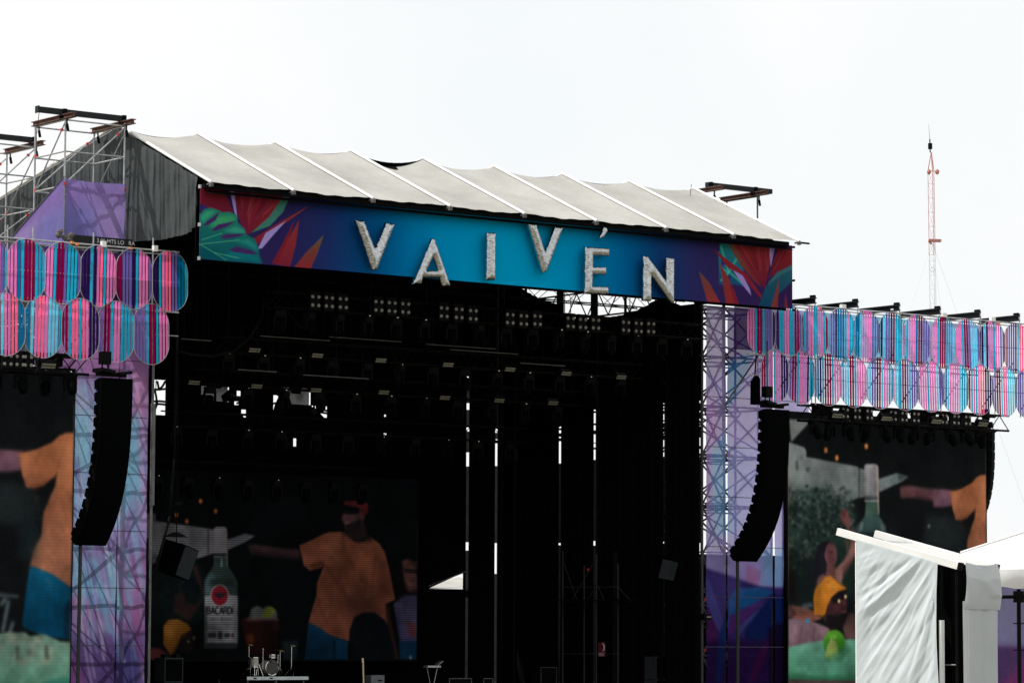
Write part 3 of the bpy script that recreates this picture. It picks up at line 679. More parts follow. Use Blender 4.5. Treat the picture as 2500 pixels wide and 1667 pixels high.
# PA columns: scaffold behind printed mesh
LV = [1.6 + 1.96 * k for k in range(9)]
def column(xs, yf, label, lab2, img, map_rect, gaps, ys_, dense=False):
    t = thing('scaffold_column', (xs[1], yf + 1, 0), label, 'scaffold column', 'scaffold columns beside the stage')
    br = zig(xs, ys_[0], LV, 0) + zig(xs, ys_[-1], LV, 1) + zigx(xs[0], ys_, LV) + zigx(xs[-1], ys_, LV, 1)
    if dense: br += zig(xs, ys_[-1], LV, 0) + zig(xs, ys_[1], LV, 1) + zigx(xs[1], ys_, LV) + zig(xs, ys_[0], LV, 1) + zig([xs[0] + .4, xs[1] + 1.0, xs[2] + .8], ys_[1] + .6, LV, 0) + zigx(xs[1] + 1.2, ys_, LV, 1)
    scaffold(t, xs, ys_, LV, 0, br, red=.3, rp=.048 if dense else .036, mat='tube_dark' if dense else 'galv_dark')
    MB().box(((xs[0] + xs[-1]) / 2 + (2.6 if xs[0] > 0 else -1.2), ys_[-1] + .5, 3.9), (xs[-1] - xs[0] + 6.0, .04, 7.6)).build('dimming_sheet', M['dark_mesh'], t)  # dark sheet added behind the column to dim the backlight low down
    if dense:
        for z in LV:
            for dz in (-.18, .2):
                MB().tube((xs[0], ys_[1], z + dz), (xs[-1], ys_[1], z + dz), .03).build('ledger', M['tube_dark'], t)
    x0, x1, z0, z1 = map_rect
    s = thing('printed_mesh', (xs[1], yf, z0), lab2, 'sheet', 'printed mesh on the scaffold columns')
    for a, b in gaps:
        def fn(u, v, a=a, b=b):
            x = a + (b - a) * u; z = z0 + (z1 - z0) * v
            return (x, yf + .012 * math.sin(u * 9 + z * 1.1) + .014 * math.sin(z * 3.2 + u * 4), z)
        g = grid(12, 60, fn); g.uv = [((p[0] - x0) / (x1 - x0), (p[2] - z0) / (z1 - z0)) for p in g.v]
        g.build('mesh_panel', img, s, smooth=True)
    for z in LV[1:]:
        MB().box(((x0 + x1) / 2, yf - .014, z + .35), (x1 - x0 - .12, .006, .025)).build('seam', M['seam'], s)
    return t
M['seam'] = cloth('pale_seam', (.11, .095, .15), trans=.3)
YF = 3.57
lx0, lx1 = -17.6, -13.12
cl = Canvas(260, 960, lambda px, py: ((at_y(px, py, YF)[0] - lx0) / (lx1 - lx0) * 260, (17.5 - at_y(px, py, YF)[2]) / 17.5 * 960), (128, 104, 166))
def C(p, c, a=.85, b=5): cl.fill(p, c, a, b)
C([(150, 600), (400, 600), (400, 930), (150, 930)], (146, 92, 158), 1, 10)
C([(150, 920), (235, 920), (230, 1130), (150, 1150)], (138, 150, 190), .9, 10)
C([(185, 1000), (235, 980), (215, 1190), (165, 1190)], (104, 164, 196), .6, 8)
C([(300, 900), (400, 900), (400, 1030), (330, 1040)], (176, 112, 172), .9, 10)
C([(330, 940), (345, 940), (352, 1090), (338, 1080)], (196, 110, 166), .6, 5)
C([(318, 1010), (345, 1000), (330, 1200), (290, 1290), (300, 1160)], (92, 176, 204), .75, 8)
C([(340, 1040), (400, 1030), (400, 1260), (335, 1290)], (166, 132, 190), .9, 8)
C([(160, 1180), (290, 1180), (300, 1300), (160, 1330)], (140, 156, 204), .9, 10)
C([(250, 1300), (400, 1270), (400, 1420), (250, 1440)], (140, 120, 186), .9, 10)
C([(165, 1360), (240, 1350), (235, 1440), (165, 1450)], (110, 150, 196), .8, 8)
C([(172, 1380), (200, 1400), (280, 1450), (290, 1470), (200, 1450), (170, 1420)], (96, 164, 204), .6, 5)
C([(170, 1450), (240, 1480), (290, 1520), (290, 1540), (210, 1500), (170, 1470)], (150, 84, 150), .6, 5)
C([(205, 1440), (290, 1480), (290, 1500), (230, 1490)], (94, 118, 184), .85, 3)
C([(300, 1340), (310, 1360), (350, 1330), (400, 1330), (400, 1400), (320, 1460), (300, 1480)], (172, 88, 160), .7, 6)
C([(310, 1480), (400, 1420), (400, 1500), (320, 1570)], (150, 70, 140), .7, 7)
C([(260, 1340), (275, 1340), (300, 1480), (290, 1500)], (120, 196, 216), .6, 3)
C([(150, 1560), (400, 1540), (400, 1900), (150, 1900)], (76, 52, 118), .95, 12)
C([(170, 1580), (215, 1640), (235, 1900), (165, 1900)], (116, 54, 128), .8, 6)
C([(290, 1560), (340, 1600), (330, 1700), (290, 1700)], (54, 52, 118), .8, 6)
C([(300, 1520), (320, 1520), (400, 1680), (380, 1700)], (120, 56, 126), .6, 4)
for k in range(110):  # slanted dark and pale streaks: scaffold shadows painted into the print
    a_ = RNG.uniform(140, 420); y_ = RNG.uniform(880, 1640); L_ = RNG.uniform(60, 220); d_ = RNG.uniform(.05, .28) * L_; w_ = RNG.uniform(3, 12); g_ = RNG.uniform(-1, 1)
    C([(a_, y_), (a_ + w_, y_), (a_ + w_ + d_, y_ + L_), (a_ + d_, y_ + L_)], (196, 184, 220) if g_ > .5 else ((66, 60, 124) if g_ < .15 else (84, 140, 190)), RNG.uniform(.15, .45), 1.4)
for k in range(40):
    a_ = RNG.uniform(150, 330); y_ = RNG.uniform(930, 1460); L_ = RNG.uniform(60, 200); d_ = RNG.uniform(.05, .25) * L_; w_ = RNG.uniform(6, 18)
    C([(a_, y_), (a_ + w_, y_), (a_ + w_ + d_, y_ + L_), (a_ + d_, y_ + L_)], (96, 170, 205), RNG.uniform(.2, .5), 2.5)
cl.a = cl.a * .78 + cl.a.mean(2, keepdims=True) * .22 + .02; cl.grain(3)
M['print_l'] = cloth('near_column_print_shadows', image=cl.image('near_column_print_shadows'), gain=1.12, trans=.6, clear=.05, var=.1, bump=.5, bscale=1.6)
XL = [-16.9, -14.28, -13.16]
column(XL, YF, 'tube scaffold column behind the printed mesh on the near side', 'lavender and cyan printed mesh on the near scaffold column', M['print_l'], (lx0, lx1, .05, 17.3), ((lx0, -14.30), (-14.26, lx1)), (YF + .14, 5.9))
rx0, rx1 = 12.1, 17.6
cr_ = Canvas(300, 960, lambda px, py: ((at_y(px, py, YF)[0] - rx0) / (rx1 - rx0) * 300, (17.5 - at_y(px, py, YF)[2]) / 17.5 * 960), (176, 168, 208))
def C(p, c, a=.9, b=5): cr_.fill(p, c, a, b)
C([(1700, 700), (1960, 700), (1960, 900), (1700, 900)], (178, 168, 196), .9, 10)
C([(1773, 740), (1840, 740), (1840, 860), (1775, 960)], (92, 74, 128), .95, 2)
C([(1773, 870), (1840, 850), (1800, 950), (1773, 990)], (60, 132, 172), .9, 5)
C([(1710, 950), (1740, 940), (1770, 1120), (1715, 1250)], (196, 150, 200), .8, 8)
C([(1735, 1090), (1775, 1040), (1800, 1290), (1745, 1320)], (126, 196, 220), .95, 8)
C([(1770, 1080), (1900, 1060), (1900, 1330), (1790, 1330)], (172, 182, 222), .9, 10)
C([(1715, 1300), (1960, 1300), (1960, 1440), (1715, 1390)], (178, 172, 214), .9, 8)
C([(1820, 1370), (1860, 1390), (1850, 1430), (1820, 1420)], (196, 120, 160), .6, 4)
C([(1860, 1330), (1960, 1330), (1960, 1440), (1860, 1430)], (120, 190, 210), .7, 8)
C([(1718, 1382), (1780, 1402), (1860, 1428), (1920, 1430), (1960, 1432), (1960, 1900), (1718, 1900)], (62, 48, 112), 1, 3)
C([(1718, 1382), (1780, 1402), (1810, 1410), (1775, 1540), (1722, 1440)], (84, 74, 140), .85, 5)
C([(1722, 1400), (1735, 1420), (1775, 1540), (1760, 1560), (1722, 1480)], (88, 92, 160), .9, 2)
C([(1722, 1460), (1745, 1520), (1765, 1560), (1722, 1520)], (90, 36, 98), .9, 2)
C([(1778, 1460), (1800, 1430), (1860, 1430), (1780, 1520)], (54, 116, 168), .9, 3)
C([(1820, 1440), (1862, 1430), (1890, 1440), (1780, 1530), (1780, 1500)], (24, 104, 150), .9, 4)
C([(1780, 1500), (1860, 1460), (1880, 1450), (1810, 1520), (1780, 1550)], (96, 46, 116), .9, 3)
C([(1800, 1530), (1870, 1465), (1885, 1460), (1830, 1520), (1795, 1560)], (78, 88, 148), .9, 2)
C([(1820, 1530), (1880, 1450), (1960, 1440), (1960, 1620), (1820, 1560)], (22, 42, 96), 1, 4)
C([(1722, 1520), (1760, 1565), (1750, 1580), (1722, 1560)], (112, 36, 98), .8, 3)
C([(1722, 1560), (1960, 1560), (1960, 1900), (1722, 1900)], (46, 22, 72), .9, 6)
C([(1755, 1540), (1775, 1500), (1770, 1600), (1758, 1667), (1748, 1667)], (20, 54, 108), .8, 4)
C([(1850, 1600), (1880, 1540), (1885, 1560), (1840, 1667), (1825, 1667)], (92, 20, 70), .6, 4)
C([(1875, 1530), (1960, 1500), (1960, 1900), (1885, 1900)], (26, 14, 42), .8, 5)
cr_.a = np.clip((cr_.a * .95 + cr_.a.mean(2, keepdims=True) * .05) * np.array([.97, .91, 1.05]), 0, 1); cr_.grain(3)
M['print_r'] = cloth('far_column_print', image=cr_.image('far_column_print'), gain=1.55, trans=.74, clear=.14, var=.06, bump=.12, bscale=1.6)
XRr = [12.12, 13.26, 15.72]
column(XRr, YF, 'crowded tube scaffold column behind the printed mesh on the far side', 'pale lavender printed mesh with scaffold showing through on the far side', M['print_r'], (rx0, rx1, .05, 17.25), ((12.21, 13.215), (13.305, 15.66), (15.78, rx1)), (YF + .14, 5.9, 8.3), dense=True)
# slanting pair of tubes across the far column
q = [at_y(x, y, YF - .25) for x, y in ((1772, 985), (1853, 865))]
dt = thing('raking_tubes', tuple(q[0]), 'pair of slanting steel tubes across the top of the far column', 'tubes')
for k in (-.05, .06): MB().tube(Vector(q[0]) + Vector((k, 0, k)), Vector(q[1]) + Vector((k, 0, k)), .03).build('tube', M['galv_dark'], dt)
# small clamp light on the far column
cp = at_y(1722, 1505, YF - .2)
ct = thing('clamp_lamp', tuple(cp), 'small black lamp clamped to the edge of the far column', 'lamp')
MB().box(cp, (.34, .3, .24)).build('body', M['black_metal'], ct); MB().box((cp[0] + .05, cp[1] - .16, cp[2]), (.2, .02, .05)).build('lens', M['lens'], ct)
MB().tube((cp[0], cp[1], cp[2] - .12), (cp[0] + .1, cp[1], cp[2] - .45), .03).build('bracket', M['black_metal'], ct)

# ------------------------------------------------------------------ wings: oval panels, frame, backing
YW = 1.9
def oval_pts(wd, ht, n=44, e=2.35):
    P = []; r = wd / 2; st = ht / 2 - r
    for k in range(n):
        t = 2 * math.pi * (k + .5) / n; c, s = math.cos(t), math.sin(t)
        P.append((r * c, r * s + math.copysign(st, s)))
    return P
OW, OH, OE = 1.435, 2.10, 2.35
_rim = MB(); _op = oval_pts(OW, OH)
_rim.path([Vector((x, 0, z)) for x, z in _op + _op[:1]], .011, 5)
RIM = bpy.data.meshes.new('rim'); RIM.from_pydata(_rim.v, [], _rim.f); RIM.materials.append(M['galv'])
SLM = {}
def slat_mesh(k, n, i):
    key = (k, n, i)
    if key in SLM: return SLM[key]
    pitch = OW / n; xc = -OW / 2 + pitch * (i + .5); wv = pitch * .67
    hh = lambda x: OH / 2 - OW / 2 + math.sqrt(max(0, OW * OW / 4 - x * x))
    m = MB(); xa, xb = xc - wv / 2, xc + wv / 2; ha, hb, hm = hh(xa), hh(xb), hh(xc)
    F = [(xa, -ha), (xc, -hm), (xb, -hb), (xb, hb), (xc, hm), (xa, ha)]
    m.prism([(x, .012, z) for x, z in F], (0, .012, 0))
    me = bpy.data.meshes.new('slat'); me.from_pydata(m.v, [], m.f); me.materials.append(M['slat_' + k]); SLM[key] = me
    return me
def oval(x, z, seq, label, wing):
    t = thing('oval_panel', (x, YW + random.choice((-.03, .03)), z), label, 'oval panel', 'striped oval panels on the ' + wing + ' wing')
    o = bpy.data.objects.new('rim', RIM); col.objects.link(o); o.parent = t
    for i, k in enumerate(seq):
        o = bpy.data.objects.new('slat', slat_mesh(k, len(seq), i)); col.objects.link(o); o.parent = t
    t.rotation_euler = (R_(random.uniform(-1.5, 1.5)), R_(random.uniform(-.7, .7)), R_(random.uniform(-2, 2)))
def colours(seq):
    out = []
    for k in seq:
        n = SLATN[k]
        if n not in out: out.append(n)
    return out
LT = ['cvvcvccppvc', 'ppptcrrrccc', 'pppcrrvcccv', 'iiiciphcppp', 'rrvvvicpppv', 'iicphhvvttc']
LB = ['vpphlpphhtt', 'ttlphhplllc', 'rrchhchpiii', 'vvrrcppcccc', 'vvvvcrrcppp']
RT = ['pppcrrcvvvi', 'iiccppccrrv', 'icvppccppcr', 'cvvitttcpcc', 'tttlppppvvv', 'iilvvrrcccp', 'ccppptrrvvv', 'pppcrrrcccl', 'pppcrrvlllv', 'iilippcppvv', 'rrvvvichhpv', 'iilphhpplcc']
RB = ['rrcppcppiii', 'vvrrcpppicc', 'tticrrrcppp', 'ccllrrcpppp', 'llvvrrlppcc', 'pllcrrvcvvv', 'vpppcppplvv', 'ttlpppplccc', 'rrcpcphhiii', 'vvrrlhplllc', 'ivvvlrrcccp']
xtopL = [at_y(p, 672, YW)[0] for p in (63, 414.5)]; dL = (xtopL[1] - xtopL[0]) / 4
zt = 16.37
zbL = at_y(194, 803.6, YW)[2]
seen = {}
def olab(seq, row, side, k, n):
    c = colours(seq)[:2]
    return '%s %s-row oval from the stage on the %s wing, %s slats' % (ORD[k], row, side, ' '.join([', '.join(c[:-1]), 'and', c[-1]]) if len(c) > 1 else c[0])
for k in range(6):
    oval(xtopL[1] - dL * k, zt, LT[5 - k], olab(LT[5 - k], 'upper', 'near', k, 6), 'near')
xb0 = at_y(370, 814, YW)[0]
for k in range(5):
    oval(xb0 - dL * k, zbL, LB[4 - k], olab(LB[4 - k], 'lower', 'near', k, 5), 'near')
xr0 = 13.60; dR = 1.41
for k in range(12): oval(xr0 + dR * k, zt, RT[k], olab(RT[k], 'upper', 'far', k, 12), 'far')
for k in range(11): oval(xr0 + dR * (k + .5), zbL, RB[k], olab(RB[k], 'lower', 'far', k, 11), 'far')
def wing_frame(x0, x1, label, posts):
    t = thing('wing_frame', ((x0 + x1) / 2, YW + .12, 13.4), label, 'frame', 'steel frames holding the ovals')
    y = YW + .1
    for z, r in ((17.42, .03), (17.30, .022), (zt, .018), (15.33, .03), (zbL, .018)):
        MB().tube((x0, y, z), (x1 if z != zt else x1, y, z), r, 6).build('rail', M['galv'], t)
    for x in posts:
        MB().tube((x, y + .05, 13.5), (x, y + .05, 17.85), .028, 6).build('post', M['galv'], t)
    return t
postsL = [at_y(p, 620, YW)[0] for p in (23, 85, 233, 379)]; postsL.append(postsL[0] - 2.3)
fl_ = wing_frame(-22, -12.9, 'light steel tube frame carrying the near wing ovals', postsL)
fr_ = wing_frame(13.0, 31.0, 'light steel tube frame carrying the far wing ovals', [14.3 + 2.3 * k for k in range(7)])
for x in np.arange(13.3, 30.5, 1.41):
    MB().box((x + .7, YW + .14, 15.38), (.22, .05, .16)).build('gusset', M['galv'], fr_)
for x in np.arange(-20.0, -13, 1.41):
    MB().box((x + .3, YW + .14, 15.38), (.2, .05, .14)).build('gusset', M['galv'], fl_)
for p in ((178, 592), (190, 596), (322, 606)):
    q = at_y(p[0], p[1], YW); MB().box((q[0], YW + .05, q[2]), (.10, .08, .08)).build('strap_end', M['orange_tag'], fl_)
for p in ((2004, 752), (2440, 790)):
    q = at_y(p[0], p[1], YW); MB().box((q[0], YW + .05, q[2]), (.12, .08, .10)).build('strap_end', M['orange_tag'], fr_)
for x in (15.1, 18.0, 20.8, 23.6, 26.4): MB().box((x, YW + .05, 17.5), (.22, .16, .16)).build('joint', M['white_paint'], fr_)
for x in (-15.93, -13.9): MB().box((x, YW + .05, 17.47), (.16, .14, .2)).build('joint', M['white_paint'], fl_)
# diagonal bracing and lattice behind the far ovals
for k in range(7):
    x = 15.2 + 2.3 * k
    MB().tube((x, 2.9, 13.9), (x + 1.9, 2.9, 15.9), .025, 6).build('brace', M['galv_dark'], fr_)
    MB().tube((x + .3, 2.7, 15.2), (x + 1.9, 2.7, 15.2), .03, 6).tube((x + .3, 2.7, 15.55), (x + 1.9, 2.7, 15.55), .03, 6).build('lattice_rail', M['truss_black'], fr_)
for k in range(3):
    x = -21.5 + 2.3 * k
    MB().tube((x, 2.9, 13.7), (x + 1.9, 2.9, 15.9), .025, 6).build('brace', M['galv_dark'], fl_)
# printed backing mesh behind the upper ovals
def backing(x0, x1, colours_, name, label, gain, clear, zb=15.62, zh=1.72, yb=3.05):
    n = len(colours_); cvb = Canvas(300, 40, lambda x, y: (x, y), colours_[0])
    for i in range(3): cvb.a[:, :, i] = np.interp(np.linspace(0, n - 1, 300), range(n), [c[i] / 255 for c in colours_])[None]
    for k in range(26):
        a = RNG.uniform(0, 300); cvb.fill([(a, 0), (a + 8, 0), (a - 8, 40), (a - 16, 40)], np.clip(np.array(colours_[int(a / 300 * n) % n]) + RNG.uniform(-22, 22), 0, 255), .5, 2)
    cvb.grain(3)
    mt = cloth(name, image=cvb.image(name), gain=gain, trans=.55, clear=clear, var=.1)
    g = grid(60, 8, lambda u, v: (x0 + (x1 - x0) * u, yb + .02 * math.sin(u * 40) + .02 * math.sin(v * 5 + u * 11), zb + zh * v))
    o = g.build('backing_mesh', mt, label=label, cat='sheet', group='printed mesh behind the ovals', smooth=True)
backing(-23.5, -13.1, [(88, 84, 160), (96, 80, 158), (112, 72, 150), (84, 50, 120), (96, 56, 128)], 'near_backing_print', 'violet mesh behind the upper ovals of the near wing', .55, .06)
backing(13.2, 27.7, [(84, 52, 116), (92, 64, 130), (108, 110, 170), (90, 150, 196), (60, 168, 206), (84, 176, 210), (120, 150, 196), (116, 118, 178), (110, 120, 180)], 'far_backing_print', 'violet to sky blue mesh behind the upper ovals of the far wing', 1.2, .15)
backing(16.4, 26.2, [(206, 198, 226), (214, 206, 230), (196, 206, 230), (212, 204, 228), (204, 210, 232)], 'far_lower_print', 'pale lilac mesh hanging behind the lower ovals of the far wing', 1.5, .25, 13.95, 1.5, 3.35)
# roof beams poking out behind the far wing
for k in range(7):
    x = 13.9 + 2.28 * k
    t = thing('cantilever_beam', (x, 2.6, 17.5), '%s black beam end poking up behind the far wing ovals' % ORD[k], 'beam', 'black beam ends above the far wing')
    MB().box((x, 2.75, 17.70), (.20, 2.3, .05)).box((x, 2.75, 17.5), (.20, 2.3, .04)).box((x, 2.75, 17.60), (.04, 2.3, .17)).build('girder', M['beam_black'], t)
    MB().box((x + .02, 1.75, 17.77), (.12, .24, .10)).build('clamp', M['black_metal'], t)
# lettered beam above the near wing
lb = thing('lettered_beam', (-15, 2.6, 17.4), 'black beam with white stencilled length marking above the near wing', 'beam')
a = at_y(168, 585, 2.6); b = at_y(322, 606, 2.6)
MB().box(((a[0] + b[0]) / 2, 2.72, 17.63), (b[0] - a[0], .2, .34)).build('girder', M['beam_black'], lb)
def text_mesh(txt, size, mat, parent, loc, rot, name='lettering'):
    cu = bpy.data.curves.new('lettering', 'FONT'); cu.body = txt; cu.size = size; cu.align_x = 'CENTER'; cu.align_y = 'CENTER'
    o = bpy.data.objects.new('tmp', cu); col.objects.link(o); bpy.context.view_layer.update()
    me = bpy.data.meshes.new_from_object(o.evaluated_get(bpy.context.evaluated_depsgraph_get()))
    bpy.data.objects.remove(o); me.materials.clear(); me.materials.append(mat)
    p = bpy.data.objects.new(name, me); col.objects.link(p); p.parent = parent
    p.location = Vector(loc) - wloc(parent); p.rotation_euler = rot; p['kind'] = 'stuff'; return p
text_mesh('3.05 MTS LO   RA', .20, M['sign_white'], lb, ((at_y(283, 597, 2.6)[0]), 2.61, 17.66), (R_(90), 0, 0))
rp_ = at_y(158, 580, 2.5)
m = MB()
for k in range(7): m.ball((rp_[0] + random.uniform(-.25, .25), 2.5 + random.uniform(-.1, .1), 17.65 + random.uniform(-.05, .2)), .11, 7)
m.build('cable_bundle', plain('frayed_rope', (.10, .085, .07), .9, var=.4, scale=12), lb)

# ------------------------------------------------------------------ LED screens
def led(name, x0, x1, z0, z1, Y, mat, label):
    t = thing('led_screen', ((x0 + x1) / 2, Y + .15, z0), label, 'LED screen', 'LED screens of the stage')
    MB().box(((x0 + x1) / 2, Y + .16, (z0 + z1) / 2), (x1 - x0 + .1, .3, z1 - z0 + .1)).build('cabinet', M['black_metal'], t)
    g = MB().add([(x0, Y, z0), (x1, Y, z0), (x1, Y, z1), (x0, Y, z1)], [(0, 1, 2, 3)]); g.uv = [(0, 0), (1, 0), (1, 1), (0, 1)]
    g.build('display', mat, t); return t
YL = 3.35
sx0 = at_y(1924, 1300, YL)[0]; sx1 = at_y(2407, 1150, YL)[0]; SW = sx1 - sx0; sz0, sz1 = 1.6, at_y(2160, 1020, YL)[2]
dXl = at_y(176, 1300, YL)[0] - SW - sx0         # the near screen shows the same picture
SP = 46.0
sv = Canvas(int(SW * SP), int((sz1 - sz0) * SP), None, (13, 16, 17))
mapR = lambda px, py: ((at_y(px, py, YL)[0] - sx0) * SP, (sz1 - at_y(px, py, YL)[2]) * SP)
mapL = lambda px, py: ((at_y(px, py, YL)[0] - dXl - sx0) * SP, (sz1 - at_y(px, py, YL)[2]) * SP)
sv.map = mapR
K3 = T(1900, 950, .2551); K4 = T(1680, 1060, .3872)
def f3(p, c, **k): sv.fill(K3(p), c, **k)
def f4(p, c, **k): sv.fill(K4(p), c, **k)
f3([(100, 285), (312, 300), (125, 505)], (112, 115, 112), blur=1.2)
f3([(90, 500), (250, 555), (268, 590), (270, 645), (760, 738), (772, 760), (772, 1035), (640, 1095), (90, 1120)], (128, 133, 131), c2=(108, 116, 113), blur=1)
f3([(780, 752), (840, 770), (825, 1030), (775, 1040)], (112, 118, 117), blur=1)
f3([(955, 860), (1130, 800), (1245, 835), (1190, 880), (965, 985)], (120, 130, 130), blur=1.2)
f3([(1140, 805), (1245, 838), (1150, 880)], (64, 74, 74), a=.7, blur=1.5)
f3([(100, 505), (270, 555), (270, 640), (130, 520)], (20, 32, 30), a=.0)
for x, y in ((695, 430), (843, 545), (455, 583), (561, 657)):
    q = K3([(x, y)])[0]; sv.ell(q[0], q[1], 4.6, 7.6, (206, 118, 60), blur=.8); sv.ell(q[0], q[1], 2.2, 4.2, (240, 168, 104), blur=.8)
for p in ([(160, 690), (190, 680), (195, 770), (170, 780)], [(205, 640), (235, 645), (225, 665)], [(255, 750), (310, 745), (295, 800), (270, 790)]): f3(p, (60, 64, 62), a=.8, blur=1.6)
f4([(600, 470), (700, 360), (800, 330), (1000, 420), (1060, 470), (1060, 1000), (600, 1100)], (36, 56, 48), a=.95, blur=9)
for k in range(240):
    x, y = RNG.uniform(620, 1050), RNG.uniform(340, 860); q = K4([(x, y)])[0]
    g = RNG.uniform(-1, 1); c = (36 + 34 * max(0, g), 58 + 36 * max(0, g), 50 + 34 * max(0, g)) if g > -.2 else (18, 30, 28)
    sv.ell(q[0], q[1], RNG.uniform(2, 7), RNG.uniform(3, 9), c, RNG.uniform(.25, .6) * (.5 if y > 650 else 1), 2, RNG.uniform(0, 3))
f4([(600, 720), (820, 780), (800, 1100), (600, 1090)], (22, 30, 28), a=.8, blur=8)
# bottle
f4([(1050, 600), (1062, 580), (1110, 520), (1118, 490), (1204, 490), (1208, 520), (1245, 575), (1255, 640), (1050, 680)], (64, 92, 84), c2=(40, 52, 56), blur=1)
f4([(1120, 420), (1200, 420), (1204, 500), (1116, 500)], (70, 96, 82), blur=.7)
f4([(1110, 195), (1125, 186), (1180, 186), (1196, 195), (1200, 395), (1112, 390)], (168, 164, 164), c2=(132, 132, 132), blur=.8)
f4([(1112, 390), (1202, 388), (1202, 412), (1112, 414)], (60, 66, 68), blur=.6); f4([(1112, 414), (1202, 412), (1202, 422), (1112, 424)], (170, 172, 170), blur=.5)
f4([(1190, 200), (1200, 200), (1206, 500), (1196, 500)], (214, 190, 170), a=.7, blur=.7)
# woman with raised arm
f4([(815, 900), (880, 850), (940, 860), (990, 780), (1020, 740), (1012, 640), (975, 520), (985, 480), (1010, 490), (1050, 610), (1058, 760), (1010, 860), (960, 930), (950, 1000), (800, 960)], (118, 80, 72), a=.9, blur=2)
sv.ell(*K4([(900, 750)])[0], 15, 27, (116, 80, 74), .95, 1.4)
f4([(830, 700), (880, 676), (915, 690), (880, 720), (860, 790), (850, 860), (805, 880), (812, 780)], (26, 22, 26), blur=1.6)
# yellow hat and man with sunglasses
f4([(870, 1060), (940, 1010), (1000, 970), (1005, 1090), (970, 1190), (905, 1230), (850, 1160)], (56, 38, 34), blur=1.4)
f4([(880, 1100), (960, 1090), (1000, 1110), (975, 1195), (905, 1230), (865, 1180)], (34, 26, 26), a=.85, blur=2)
f4([(790, 1030), (800, 960), (850, 895), (905, 890), (955, 920), (1000, 968), (990, 985), (930, 1000), (880, 1060), (848, 1152), (800, 1120)], (206, 146, 32), c2=(176, 112, 20), blur=1)
f4([(925, 1050), (1000, 1000), (1004, 1030), (940, 1080)], (14, 12, 14), a=.9, blur=.8)
sv.ell(*K4([(951, 1050)])[0], 3.2, 5, (226, 206, 140), 1, .6); sv.ell(*K4([(992, 1022)])[0], 3, 5, (226, 206, 140), 1, .6)
f4([(1000, 1130), (1040, 1120), (1062, 1150), (1062, 1290), (990, 1290), (975, 1220)], (116, 80, 76), a=.8, blur=2)
f4([(600, 1170), (680, 1150), (780, 1175), (895, 1222), (885, 1310), (600, 1350)], (142, 110, 120), c2=(112, 82, 94), blur=1.2)
f4([(600, 1085), (660, 1075), (740, 1088), (810, 1120), (842, 1160), (800, 1172), (748, 1178), (700, 1160), (640, 1150), (600, 1140)], (168, 96, 80), blur=1.1)
f4([(600, 1085), (650, 1080), (690, 1130), (650, 1160), (600, 1140)], (54, 34, 36), a=.7, blur=2)
f4([(735, 1160), (765, 1155), (768, 1182), (745, 1188)], (70, 150, 190), blur=.6)
# table and lime
f4([(600, 1350), (750, 1312), (880, 1292), (1100, 1288), (1400, 1300), (1400, 1480), (900, 1540), (600, 1510)], (100, 158, 134), c2=(82, 150, 116), blur=1)
f4([(600, 1490), (800, 1520), (1060, 1512), (1400, 1490), (1400, 1560), (800, 1560), (600, 1540)], (56, 124, 88), a=.9, blur=2)
f4([(600, 1545), (1400, 1555), (1400, 1700), (600, 1700)], (82, 60, 60), blur=2)
sv.ell(*K4([(921, 1312)])[0], 27, 32, (98, 170, 44), 1, .9, c2=(34, 118, 34))
f4([(862, 1405), (872, 1340), (900, 1282), (935, 1310), (950, 1370), (940, 1405), (885, 1422)], (172, 190, 104), c2=(132, 160, 70), blur=.8)
for a, b in (((900, 1290), (870, 1410)), ((900, 1290), (905, 1415)), ((900, 1290), (940, 1400))): sv.line(*K4([a, b]), 1.0, (206, 216, 150), .7, .6)
# outstretched arm and orange shirt, seen on the far screen
f4([(1335, 330), (1400, 322), (1500, 345), (1670, 350), (1665, 445), (1560, 420), (1450, 395), (1340, 400)], (116, 72, 76), a=.9, blur=2.5)
sv.ell(*K4([(1518, 578)])[0], 3, 5, (180, 170, 150), 1, 1)
f4([(1500, 500), (1700, 520), (1780, 640), (1700, 720), (1480, 720)], (40, 48, 50), a=.6, blur=6)
# near-screen side of the same picture
for a, b in (((820, 960), (850, 1080)), ((880, 900), (900, 1000)), ((940, 930), (930, 990))): sv.line(*K4([a, b]), 2, (150, 96, 18), .6, 1.2)
f4([(800, 1010), (850, 920), (890, 905), (840, 1000), (810, 1080)], (226, 168, 58), a=.6, blur=3)
f4([(880, 1050), (930, 1000), (998, 972), (990, 990), (930, 1012), (890, 1060), (850, 1150)], (122, 74, 14), a=.8, blur=1.5)
f4([(930, 1075), (985, 1050), (990, 1085), (950, 1100)], (92, 60, 50), a=.6, blur=2); f4([(965, 1110), (1000, 1105), (992, 1125), (970, 1128)], (120, 66, 60), a=.8, blur=1.2)
for a, b in (((700, 1110), (800, 1165)), ((690, 1130), (770, 1172)), ((720, 1098), (825, 1150))): sv.line(*K4([a, b]), 1.6, (112, 52, 46), .7, .9)
f4([(660, 1085), (720, 1088), (780, 1112), (740, 1115)], (196, 122, 104), a=.7, blur=2)
for a, b in (((650, 1170), (640, 1330)), ((720, 1200), (700, 1320)), ((800, 1210), (790, 1300)), ((760, 1190), (850, 1280))): sv.line(*K4([a, b]), 3, (88, 62, 72), .6, 2)
f4([(640, 1190), (700, 1180), (680, 1300), (640, 1320)], (160, 128, 138), a=.6, blur=4); f4([(800, 1190), (880, 1230), (850, 1290), (800, 1260)], (156, 122, 134), a=.5, blur=4)
f4([(905, 700), (930, 730), (938, 780), (920, 815), (900, 780)], (150, 108, 98), a=.8, blur=2); f4([(905, 735), (925, 740), (922, 752), (905, 750)], (50, 32, 32), a=.8, blur=1); f4([(870, 800), (900, 830), (880, 870), (850, 870)], (84, 54, 50), a=.8, blur=2.5)
